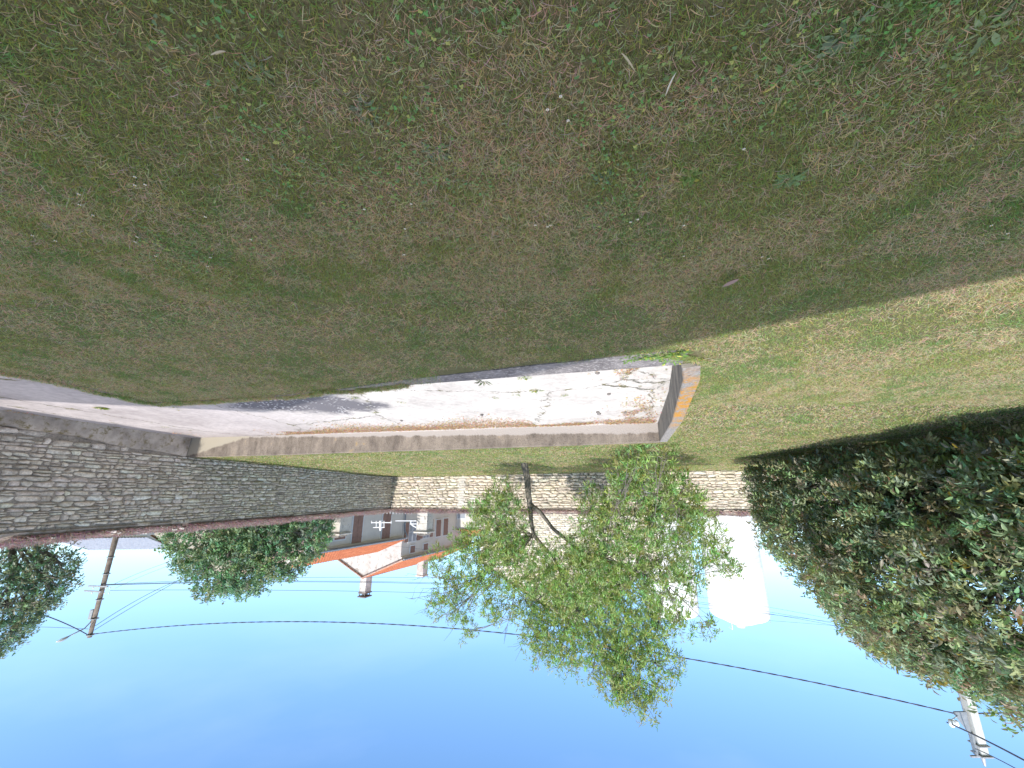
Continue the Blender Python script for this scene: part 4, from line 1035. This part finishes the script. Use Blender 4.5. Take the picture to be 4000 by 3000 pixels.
def window(e, x, z0, z1, w, shut=True, open_=False):
    wn_ = MB(); t = .10
    wn_.box(x - w / 2 - t, x - w / 2, 0, .04, z0 - t, z1 + t); wn_.box(x + w / 2, x + w / 2 + t, 0, .04, z0 - t, z1 + t)
    wn_.box(x - w / 2, x + w / 2, 0, .04, z1, z1 + t); wn_.box(x - w / 2, x + w / 2, 0, .08, z0 - t, z0)
    f = wn_.build('window', M_frame, e)
    if shut:
        for a, b_ in ((x - w / 2, x - .01), (x + .01, x + w / 2)):
            s = MB(); s.box(a, b_, .002, .055, z0, z1)
            for zz in (z0 + (z1 - z0) * .15, z0 + (z1 - z0) * .8): s.box(a, b_, .056, .08, zz, zz + .09)
            s.build('shutter', M_shutter, f)
    else:
        MB().box(x - w / 2, x + w / 2, .003, .02, z0, z1).build('pane', M_glass, f)
        s = MB(); s.box(x - .03, x + .03, .021, .05, z0, z1); s.box(x - w / 2, x - .031, .021, .045, (z0 + z1) / 2 - .02, (z0 + z1) / 2 + .02); s.box(x + .031, x + w / 2, .021, .045, (z0 + z1) / 2 - .02, (z0 + z1) / 2 + .02); s.build('glazing_bar', M_frame, f)
        if open_:
            MB().box(x - w - .12, x - w / 2 - .12, .042, .09, z0, z1).build('shutter', M_shutter, f); MB().box(x + w / 2 + .12, x + w + .12, .042, .09, z0, z1).build('shutter', M_shutter, f)
cor = at(1570, 2109, 36)
fd = Vector((-.41, .91)).normalized()
# low wing: ends at the corner, starts 9.5 m nearer
ze1 = at(1575, 2109, 36).z; zr1 = ze1 + 1.0
w1o = Vector((cor.x, cor.y)) - fd * 8.9
def sx_of(px, org):           # distance along the facade line seen at photo column px (at horizon height)
    d = ray(px, 2060); k = d.x / d.y
    return (k * org.y - org.x) / (fd.x - k * fd.y)
h1 = house('house', 'low cream house wing with brown shutters and orange tile roof behind the wall', (w1o.x, w1o.y), 8.85, 6.5, ze1, zr1, 2.6, M_cream, M_cream)
for px in (1396, 1508):
    s_ = sx_of(px, w1o); pt = w1o + fd * s_; zt = at(px, 2121 if px < 1400 else 2106, pt.y).z
    window(h1, s_, zt - 2.3, zt, .95)
window(h1, 2.0, at(1396, 2121, (w1o + fd * 2).y).z - 2.1, ze1 - .75, .95)
# tall house behind
org2 = Vector((cor.x, cor.y)); ze2 = at(1568, 2192, 36).z; zr2 = at(1428, 2255, 37.6).z
h2 = house('house', 'tall house with stained white gable and chimney behind the low wing', (org2.x, org2.y), 12, 8.0, ze2, zr2, 4.0, M_cream, M_stain)
for px, py0, py1, w_, sh, op in [(1612, 2040, 2114, 1.0, False, True), (1665, 2030, 2100, .9, False, True), (1712, 2030, 2095, .8, True, False), (1740, 2025, 2090, .8, True, False), (1616, 2132, 2159, .62, True, False), (1666, 2123, 2148, .62, True, False)]:
    s_ = sx_of(px, org2); pt = org2 + fd * s_; window(h2, s_, at(px, py0, pt.y).z, at(px, py1, pt.y).z, w_, sh, op)
v = MB(); v.tube([(.15, .43, ze1 - .1), (.15, .40, ze1 - .35), (.15, .14, ze1 - .75), (.15, .10, ze1 - 1.2), (.15, .10, -.3)], .06, 8)
v.build('downpipe', M_zinc, h2)
ch = MB(); ch.box(.02, .75, -4.35, -3.65, zr2 - .5, zr2 + 1.25); cho = ch.build('chimney', M_stain, h2)
c2 = MB(); c2.box(-.04, .81, -4.41, -3.59, zr2 + 1.25, zr2 + 1.34)
for xx in (.06, .66):
    for yy in (-4.32, -4.0, -3.72): c2.box(xx - .03, xx + .03, yy - .03, yy + .03, zr2 + 1.34, zr2 + 1.56)
c2.box(-.06, .83, -4.43, -3.57, zr2 + 1.56, zr2 + 1.64); c2.build('chimney_cap', M_dark, cho)
ch = MB(); s_ = 6.6; ch.box(s_, s_ + .8, -3.2, -2.4, ze2 + .6, ze2 + 2.5); cho = ch.build('chimney', M_stain, h2)
c2 = MB(); c2.box(s_ - .06, s_ + .86, -3.26, -2.34, ze2 + 2.5, ze2 + 2.62); c2.build('chimney_cap', M_ashlar, cho)

# far cottage past the tall house
p = at(1850, 2075, 44)
def simple_house(name, label, cx, cy, w, d, ze, zr, ang, wallm, roofm, ridge_x=True):
    e = empty(name, (cx, cy, 0), ang); tag(e, label, 'house')
    g = [(-d / 2, -.36), (-d / 2, ze), (0, zr), (d / 2, ze), (d / 2, -.36)]
    b = MB(); b.add([(-w / 2, y, z) for y, z in g] + [(w / 2, y, z) for y, z in g], [(0, 5, 6, 1), (3, 8, 9, 4), (0, 1, 2, 3, 4), (9, 8, 7, 6, 5)]); b.build('wall', wallm, e)
    r = MB(); sl = (zr - ze) / (d / 2)
    for sg in (-1, 1): roof_slope(r, (-w / 2 - .15, sg * (d / 2 + .25), ze - .25 * sl + .03), (w / 2 + .15, sg * (d / 2 + .25), ze - .25 * sl + .03), (-w / 2 - .15, 0, zr + .06), (w / 2 + .15, 0, zr + .06))
    r.build('roof', roofm, e)
    return e
pe = at(1815, 2060, 46)
hc = simple_house('house', 'small far house with orange roof half hidden behind the garden tree', pe.x, 47, 5.2, 6, at(1790, 2060, 46).z, at(1790, 2092, 46).z, .12, M_cream, M_tile)
f = MB().box(-.7, .3, -3.06, -3.0, 3.2, 4.4).build('window', M_frame, hc)
MB().box(-.6, .2, -3.075, -3.061, 3.3, 4.3).build('pane', M_glass, f)
# stone barn gable behind the garden tree
def barn():
    px0, px1 = 1880, 2560
    Y = 33; a = at(px0, 2000, Y).x; b_ = at(px1, 2000, Y).x; cx = (a + b_) / 2; w = a - b_; zr = at(2230, 2440, Y).z; ze = zr - w * .27 - 0.6
    e = empty('stone_barn', (cx, Y, 0), 0.0); tag(e, 'large cream rubble stone barn gable rising behind the garden tree', 'barn')
    D_ = 14; g = [(-w / 2, -.36), (-w / 2, ze), (0, zr), (w / 2, ze), (w / 2, -.36)]
    m = MB(); m.add([(x, 0, z) for x, z in g] + [(x, D_, z) for x, z in g], [(0, 1, 2, 3, 4), (9, 8, 7, 6, 5), (0, 5, 6, 1), (3, 8, 9, 4)]); m.build('wall', M_mortar_l, e)
    Vt, Fq, C = stones(w, lambda s: 0.3, zr + .1, 77, hmin=.14, hmax=.22, lmin=.25, lmax=.55)
    V = np.stack([Vt[:, 0] - w / 2, -Vt[:, 1], Vt[:, 2]], 1); cen = V.reshape(-1, 63, 3).mean(1); lim = zr - np.abs(cen[:, 0]) * (zr - ze) / (w / 2) - .05
    ok = (cen[:, 2] < lim - .05) & (cen[:, 2] > 2.0); kf = np.repeat(ok, 48); Fk = Fq[kf]
    used = np.unique(Fk); mp_ = np.zeros(len(V), int); mp_[used] = np.arange(len(used))
    np_mesh('stone_face', V[used], mp_[Fk], M_stone, e, C[used] * 1.15, smooth=True)
    r = MB(); sl = (zr - ze) / (w / 2)
    for sg in (-1, 1): roof_slope(r, (sg * (w / 2 + .2), -.15, ze - .2 * sl + .03), (sg * (w / 2 + .2), D_, ze - .2 * sl + .03), (0, -.15, zr + .06), (0, D_, zr + .06))
    r.build('roof', M_oldtile, e)
M_mortar_l = noisy('lime_mortar', (0.4, 0.35, 0.28), (0.52, 0.46, 0.38), 5, 1.0, bs=0.4)
barn()
# small stone gable just past the wall, photo left of the bushy tree
ga = at(640, 2117, 22); gb = at(760, 2195, 22)
e = empty('stone_outbuilding', (ga.x, 22, 0)); tag(e, 'pale stone gable of a small outbuilding showing beside the bushy tree', 'outbuilding')
slp = (gb.z - ga.z) / (ga.x - gb.x); wd = 7.0
zr_ = ga.z + slp * wd / 2
g = [(0.6, -.36), (0.6, ga.z - slp * .6), (-wd / 2, zr_), (-wd - .0, ga.z), (-wd, -.36)]
MB().add([(x, 0, z) for x, z in g] + [(x, 5, z) for x, z in g], [(0, 1, 2, 3, 4), (9, 8, 7, 6, 5), (0, 5, 6, 1), (3, 8, 9, 4)]).build('wall', noisy('pale_rubble', (.42, .37, .3), (.66, .6, .52), 9, 1, (.25, .21, .17), 16, 1.0, .05), e)
r = MB(); roof_slope(r, (.8, -.1, ga.z - slp * .8 + .02), (.8, 5, ga.z - slp * .8 + .02), (-wd / 2, -.1, zr_ + .03), (-wd / 2, 5, zr_ + .03)); roof_slope(r, (-wd - .2, -.1, ga.z - slp * .2 + .02), (-wd - .2, 5, ga.z - slp * .2 + .02), (-wd / 2, -.1, zr_ + .03), (-wd / 2, 5, zr_ + .03)); r.build('roof', M_oldtile, e)
# far slate roofed house at photo left
sp_ = at(390, 2118, 34); sq = at(390, 2150, 38)
sh_ = simple_house('house', 'distant house with a pale slate roof just above the shaded wall', sp_.x + .9, 38, 6.8, 7, at(400, 2100, 34.5).z, at(400, 2140, 38).z, -.12, M_cream, M_slate)
f = MB().box(-.6, .6, -3.56, -3.5, 2.4, 3.8).build('window', M_frame, sh_)
MB().box(-.5, .5, -3.575, -3.561, 2.5, 3.7).build('pane', M_glass, f)

# white tanks
def tank(label, pxl, pxr, pyt, Y, apex):
    a = at(pxl, 2250, Y); b_ = at(pxr, 2250, Y); R = abs(a.x - b_.x) / 2; cx = (a.x + b_.x) / 2; zt = at((pxl + pxr) / 2, pyt, Y).z
    e = empty('storage_tank', (cx, Y, -.36)); tag(e, label, 'tank'); H = zt + .36
    MB().lathe([(R, 0), (R, H * .33), (R * 1.002, H * .332), (R, H * .334), (R, H * .66), (R * 1.002, H * .662), (R, H * .664), (R, H - .5)] + [(R - .45 + .45 * math.cos(t), H - .5 + .5 * math.sin(t)) for t in (.3, .6, .9, 1.2, 1.5)], n=56).build('tank_body', M_tank, e, smooth=True)
    MB().lathe([(R - .42, H - .001), (R * .5, H + apex * .5), (.25, H + apex), (.05, H + apex)], n=48).build('tank_roof', M_tank, e, smooth=True)
    m = MB(); m.lathe([(.3, H + apex - .1), (.3, H + apex + .06), (.36, H + apex + .07), (.36, H + apex + .1), (.1, H + apex + .12)], n=16)
    m.tube([(.9, -.2, H + apex * .6), (.9, -.2, H + apex + .25), (.9, .4, H + apex + .25)], .025, 6); m.build('roof_hatch', M_tank, e, smooth=True)
    l = MB(); y0 = -.28
    for sx in (-R - .12,):
        l.tube([(sx, y0, .3), (sx, y0, H + .5)], .025, 6); l.tube([(sx, y0 + .45, .3), (sx, y0 + .45, H + .5)], .025, 6)
        for k in range(int(H / .3)): l.tube([(sx, y0, .5 + k * .3), (sx, y0 + .45, .5 + k * .3)], .014, 5)
    l.build('ladder', M_metal, e)
tank('tallest white cylindrical tank between the garden tree and the dark evergreen', 2764, 2968, 2408, 40, .75)
tank('second white cylindrical tank mostly hidden behind the garden tree crown', 2520, 2706, 2395, 43, .7)
# gate pillars and white gate beyond the wall
def pillar(label, pxa, pxb, pyt, Y):
    a = at(pxa, 2060, Y); b_ = at(pxb, 2060, Y); w = abs(a.x - b_.x) / 2; cx = (a.x + b_.x) / 2; zt = at((pxa + pxb) / 2, pyt, Y).z
    e = empty('gate_pillar', (cx, Y, -.36), .35); tag(e, label, 'gate pillar', 'stone gate pillars beyond the wall'); w *= .74; H = zt + .36
    s = MB(); nb = int((H - .35) / .42)
    for k in range(nb): s.box(-w, w, -w, w, k * .42 + (.004), (k + 1) * .42 - .012)
    s.box(-w + .015, w - .015, -w + .015, w - .015, .01, nb * .42); s.build('pillar_shaft', M_ashlar, e, bevel=.015)
    z = nb * .42; c = MB(); c.box(-w - .04, w + .04, -w - .04, w + .04, z, z + .07); c.box(-w - .12, w + .12, -w - .12, w + .12, z + .072, z + .17); c.build('pillar_moulding', M_ashlar, e, bevel=.02)
    c = MB(); z += .171
    for i in range(16):
        q = random.uniform(.07, .16); M_ = Matrix.Translation((random.uniform(-w, w) * .85, random.uniform(-w, w) * .85, z + q * .5)) @ Matrix.Rotation(random.uniform(0, 3), 4, 'Z') @ Matrix.Rotation(random.uniform(-.3, .3), 4, 'X')
        c.box(-q, q, -q * .8, q * .8, -q * .5, q * .5, M_)
    c.build('pillar_cap', M_dark, e, bevel=.02)
pillar('stone gate pillar with crumbling dark cap beside the bushy tree', 1290, 1362, 2102, 25)
pillar('stone gate pillar with crumbling dark cap in front of the tall house', 1628, 1690, 2118, 26)
ge = empty('metal_gate', (0, 25.4, 0)); tag(ge, 'white metal gate with cross finials between the stone pillars', 'gate')
def gpnt(px, py): q = at(px, py, 25.4); return Vector((q.x, 0, q.z))
s = MB()
for a, b_ in [((1600, 2034), (1626, 2034)), ((1545, 2034), (1600, 2034)), ((1365, 1960), (1626, 1960)), ((1450, 2041), (1530, 2041)), ((1458, 2060), (1502, 2060)), ((1602, 2046), (1628, 2046))]: s.tube([gpnt(*a), gpnt(*b_)], .03, 6)
s.build('gate_rail', M_gate, ge)
s = MB()
for px in range(1368, 1626, 12): s.tube([gpnt(px, 1880), gpnt(px, 2008)], .018, 5)
s.build('gate_bars', M_gate, ge)
s = MB(); s.tube([gpnt(1486, 2034), gpnt(1486, 2066), gpnt(1485, 2074)], [.08, .07, .02], 8)
for px in (1470, 1500): s.tube([gpnt(px, 2034), gpnt(px, 2060)], .028, 6)
for px in (1452, 1528): s.tube([gpnt(px, 2034), gpnt(px, 2045)], .028, 6)
s.build('gate_finial', M_gate, ge)
s = MB(); s.tube([gpnt(1604, 2034), gpnt(1606, 2048), gpnt(1618, 2056), gpnt(1626, 2060)], .035, 6); s.build('gate_hinge', M_gate, ge)

# house behind the photographer: its gable throws the long shadow on the near lawn
hb = empty('house', (0, -2.25, 0)); tag(hb, 'white rendered house behind the photographer with its gable to the lawn', 'house')
GB = [(-3.0, -.36), (-3.0, GBL), (GPX, GPZ), (13.6, GBR), (13.6, -.36)] if False else None
def caster(pt, z):
    t = (pt[1] + 2.25) / (LY / math.tan(SUN_EL)); return (pt[0] - LX * t / math.tan(SUN_EL), z + t)
gpts = [caster(q, z) for q, z in [((-2.61, 1.73), .43), ((-1.43, 2.74), .43), ((-.73, 3.16), .43), ((1.24, 5.75), -.08), ((2.84, 6.7), -.1), ((5.2, 8.0), -.1), ((7.33, 7.78), -.14), ((8.52, 7.34), -.16)]]
PK = gpts[5]; sl_l = (PK[1] - gpts[0][1]) / (PK[0] - gpts[0][0]); xl = gpts[0][0] - 1.2; zl = gpts[0][1] - 1.2 * sl_l
G = [(xl, -.36), (xl, zl - .12), (PK[0], PK[1] - .12), (13.7, PK[1] - .12 - (13.7 - PK[0]) * .17), (13.7, -.36)]
print('GABLE', [tuple(round(c, 2) for c in q) for q in gpts], xl, zl)
MB().prism(G, 0, -9).build('wall', M_white, hb)
r = MB(); th_ = .12
r.prism([(xl - .01, zl - .119), (xl - .01, zl), (PK[0], PK[1]), (PK[0], PK[1] - .119)], 0.0, -9.2)
r.prism([(PK[0] + .001, PK[1] - .119), (PK[0] + .001, PK[1]), (13.9, PK[1] - (13.9 - PK[0]) * .17), (13.9, PK[1] - .119 - (13.9 - PK[0]) * .17)], 0.0, -9.2)
r.build('roof', M_tile, hb)
for x in (1.0, 4.0):
    f = MB().box(x - .6, x + .6, .001, .05, 1.3, 2.5).build('window', M_frame, hb)
    MB().box(x - .5, x + .5, .051, .06, 1.4, 2.4).build('pane', M_glass, f)
MB().box(7.6, 10.2, .001, .07, -.3, 2.0).build('garage_door', M_shutter, hb)

# ------------------------------------------------------------------ poles, lamp and cables
PA = at(448, 2120, 21); PAt = at(350, 2490, 21)
pa = empty('utility_pole', (PA.x, 21, -.36)); tag(pa, 'weathered wooden utility pole carrying crossarms behind the shaded wall', 'utility pole')
HA = PAt.z + .36
MB().tube([(0, 0, 0), (0.01, 0, HA * .5), (0.03, 0, HA)], [.14, .115, .085], 14).build('pole', M_wood, pa, smooth=True)
def zat(px, py, Y): return at(px, py, Y).z + .36
s = MB()
for (pyc, hw, tl) in ((2287, .48, .03), (2307, .42, .06)):
    z = zat(400, pyc, 21); s.box(-hw - .1, hw - .1, -.2, -.14, z - .03, z + .03, Matrix.Translation((0, 0, 0)) @ Matrix.Rotation(tl, 4, 'Y'))
s.build('crossarm', M_metal, pa)
s = MB()
for pyc in (2287, 2307):
    z = zat(400, pyc, 21)
    for x in (-.52, -.3, .3): s.lathe([(.012, 0), (.026, .02), (.018, .045), (.026, .07), (.012, .09)], (x, -.17, z + .03), 8)
s.build('insulator', M_lampglass, pa, smooth=True)
s = MB(); 
for pyc in (2175, 2240, 2340, 2415, 2478):
    z = zat(400, pyc, 21); s.lathe([(.155, 0), (.16, .01), (.155, .03)], (0.01, 0, z), 14)
s.build('metal_band', M_metal, pa)
z = zat(365, 2400, 21)
s = MB(); s.box(.10, .26, -.1, .1, z - .22, z + .2); s.build('junction_box', M_metal, pa, bevel=.02)
lampb = at(250, 2505, 20.2)
la = empty('street_lamp', (PA.x + .12, 21, at(360, 2420, 21).z)); tag(la, 'street lamp with flat pale head on a curved arm atop the wooden pole', 'street lamp')
lo = la.location; l0 = Vector((0, 0, 0)); l2 = at(268, 2486, 20.4) - lo; l1 = at(330, 2455, 20.8) - lo
MB().tube([l0, at(352, 2432, 20.95) - lo, l1, at(300, 2470, 20.6) - lo, l2], [.028] * 5, 8).build('lamp_arm', M_metal, la, smooth=True)
dr = (at(222, 2508, 20.2) - lo - l2); nn = dr.normalized(); Mh = Matrix.Translation(l2) @ nn.to_track_quat('X', 'Z').to_matrix().to_4x4(); Lh = dr.length
s = MB(); ring = []
for i in range(9):
    t = i / 8; w = .13 * (.35 + .65 * math.sin(math.pi * min(1, .15 + t * .8))); h_ = .07 * math.sin(math.pi * (.12 + t * .8)) + .01
    ring.append([Mh @ Vector((t * Lh, w * math.cos(a), h_ * math.sin(a) if math.sin(a) > 0 else .012 * math.sin(a))) for a in [k * math.pi / 6 for k in range(12)]])
vs = [q for r_ in ring for q in r_]; fs = [(i * 12 + k, i * 12 + (k + 1) % 12, (i + 1) * 12 + (k + 1) % 12, (i + 1) * 12 + k) for i in range(8) for k in range(12)] + [tuple(range(12)), tuple(96 + k for k in range(12))]
s.add(vs, fs); s.build('lamp_head', M_metal, la, smooth=True)
s = MB(); s.lathe([(.01, -.05), (.07, -.035), (.09, -.012), (.085, -.005)], n=16); gl = s.build('lamp_glass', M_lampglass, la, smooth=True); gl.data.transform(Mh @ Matrix.Translation((Lh * .55, 0, -.005)) @ Matrix.Diagonal((2.3, .9, 1, 1)))

PBc = at(3850, 3000, 14); pb = empty('utility_pole', (PBc.x, 14, -.36)); tag(pb, 'pale sunlit concrete utility pole rising behind the dark evergreen', 'utility pole')
HB = PBc.z + .36 - .35
s = MB(); w0, w1 = .16, .115
s.add([(x * w, y * w, z) for w, z in ((w0, 0), (w1, HB)) for x, y in ((-1, -1), (1, -1), (1, 1), (-1, 1))], [(3, 2, 1, 0), (4, 5, 6, 7)] + [(i, (i + 1) % 4, (i + 1) % 4 + 4, i + 4) for i in range(4)]); s.build('pole', M_cpole, pb, bevel=.02)
z1_ = zat(3820, 2925, 14); z2_ = zat(3770, 2795, 14)
s = MB(); s.box(.131, .2, -.05, .05, z1_ - .4, z1_ + .15); s.tube([(.2, 0, z1_ - .3), (.2, 0, z1_ - 1.6)], .015, 6); s.tube([(.2, -.03, z1_ + .1), (.19, -.03, HB - .05)], .03, 6); s.build('bracket', M_zinc, pb)
s = MB()
for zz in (z1_ + .12, HB - .25): s.box(-.165, .165, -.165, .165, zz, zz + .03)
s.build('metal_band', M_metal, pb)
s = MB(); s.lathe([(.05, HB - .02), (.06, HB + .05), (.03, HB + .3)], n=10); s.box(-.05, .35, -.03, .03, HB + .05, HB + .09); s.build('pole_top', M_metal, pb)
s = MB(); s.box(.145, .5, -.03, .03, z2_ - .1, z2_ + .0); s.add([(.15, -.02, z2_ - .05), (.5, -.02, z2_ - .02), (.16, -.02, z2_ + .55), (.15, .02, z2_ - .05), (.5, .02, z2_ - .02), (.16, .02, z2_ + .55)], [(0, 1, 2), (5, 4, 3), (0, 3, 4, 1), (1, 4, 5, 2), (2, 5, 3, 0)]); s.build('triangular_bracket', M_zinc, pb)
s = MB(); s.lathe([(.02, 0), (.07, .02), (.07, .16), (.03, .2)], (.95, -.3, z2_ - .05), 12); s.lathe([(.02, 0), (.05, .02), (.05, .12), (.03, .15)], (.75, -.25, z2_ - .0), 12); s.tube([(.95, -.3, z2_ - .02), (.6, -.1, z2_ + .0), (.4, 0, z2_)], .015, 6); s.build('insulator', M_lampglass, pb, smooth=True)

def cable(name_lb, p0, p1, sag, r=.02, twist=False, lb=''):
    p0 = Vector(p0); p1 = Vector(p1); n = 40; P = [p0.lerp(p1, i / n) - Vector((0, 0, 4 * sag * (i / n) * (1 - i / n))) for i in range(n + 1)]
    r *= .72; b = MB()
    if twist:
        n = 220; P = [p0.lerp(p1, i / n) - Vector((0, 0, 4 * sag * (i / n) * (1 - i / n))) for i in range(n + 1)]
        for ph in (0, math.pi):
            b.tube([q + Vector((0, .6 * r * math.cos(i * 1.1 + ph), .45 * r * math.sin(i * 1.1 + ph))) for i, q in enumerate(P)], r * .62, 5)
    else: b.tube(P, r, 6)
    o = b.build('cable', M_cable, smooth=True); tag(o, name_lb, 'cable', 'overhead cables'); return o
pA = lambda px, py, dy=0: at(px, py, 21 + dy)
cable('thick twisted overhead cable spanning the sky between the two poles', pA(358, 2478), at(3762, 2795, 14) , 1.35, .03, True)
cable('top cable of the bundle from the upper crossarm passing over the house roofs', pA(408, 2286, -.2), at(3300, 2452, 36), 1.25, .016)
cable('second cable of the bundle close under the top one from the crossarm', pA(402, 2284, -.2), at(3300, 2444, 36), 1.25, .014)
cable('lower single cable of the bundle leaving the lower crossarm', pA(430, 2306, -.2), at(3300, 2436, 36.5), .75, .014)
cable('third cable of the bundle from the crossarm over the chimney', pA(404, 2283, -.2), at(3300, 2430, 36), 1.45, .012)
cable('upper of two crossing cables falling from the wooden pole to the bushy tree', pA(372, 2445), at(860, 2222, 26), .45, .016)
cable('lower of two crossing cables falling from the wooden pole to the bushy tree', pA(368, 2462), at(800, 2215, 26), .1, .016)
cable('thin cable from the crossarm down towards the stone outbuilding', pA(448, 2280), at(820, 2160, 30), .25, .01)
cable('thinnest cable from the lower crossarm down towards the stone outbuilding', pA(450, 2298), at(820, 2172, 30), .25, .008)
cable('thick twisted cable from the wooden pole into the leafy tree beyond the lamp', pA(340, 2478), at(60, 2370, 17), .1, .03, True)
cable('thin level cable from the wooden pole top past the lamp head', pA(345, 2457), at(-200, 2455, 26), .1, .012)
cable('heavy cable from the concrete pole out over the evergreen', at(3700, 2822, 14), at(4200, 3080, 9), .05, .03)
cable('thin cable from the bracket low on the concrete pole', at(3812, 2925, 13.8), at(4150, 3110, 10), .05, .018)
cable('dark cable continuing behind the evergreen from the concrete pole', at(3790, 2788, 14), at(4300, 2800, 14), .05, .026)
cable('short cable from the tanks to the evergreen tree side', at(2400, 2400, 44), at(3300, 2448, 37), .2, .014)
# hairline house service wire
cable('hairline wire crossing the white gable of the tall house', at(1490, 2130, 34), at(1760, 2165, 38), .1, .010)
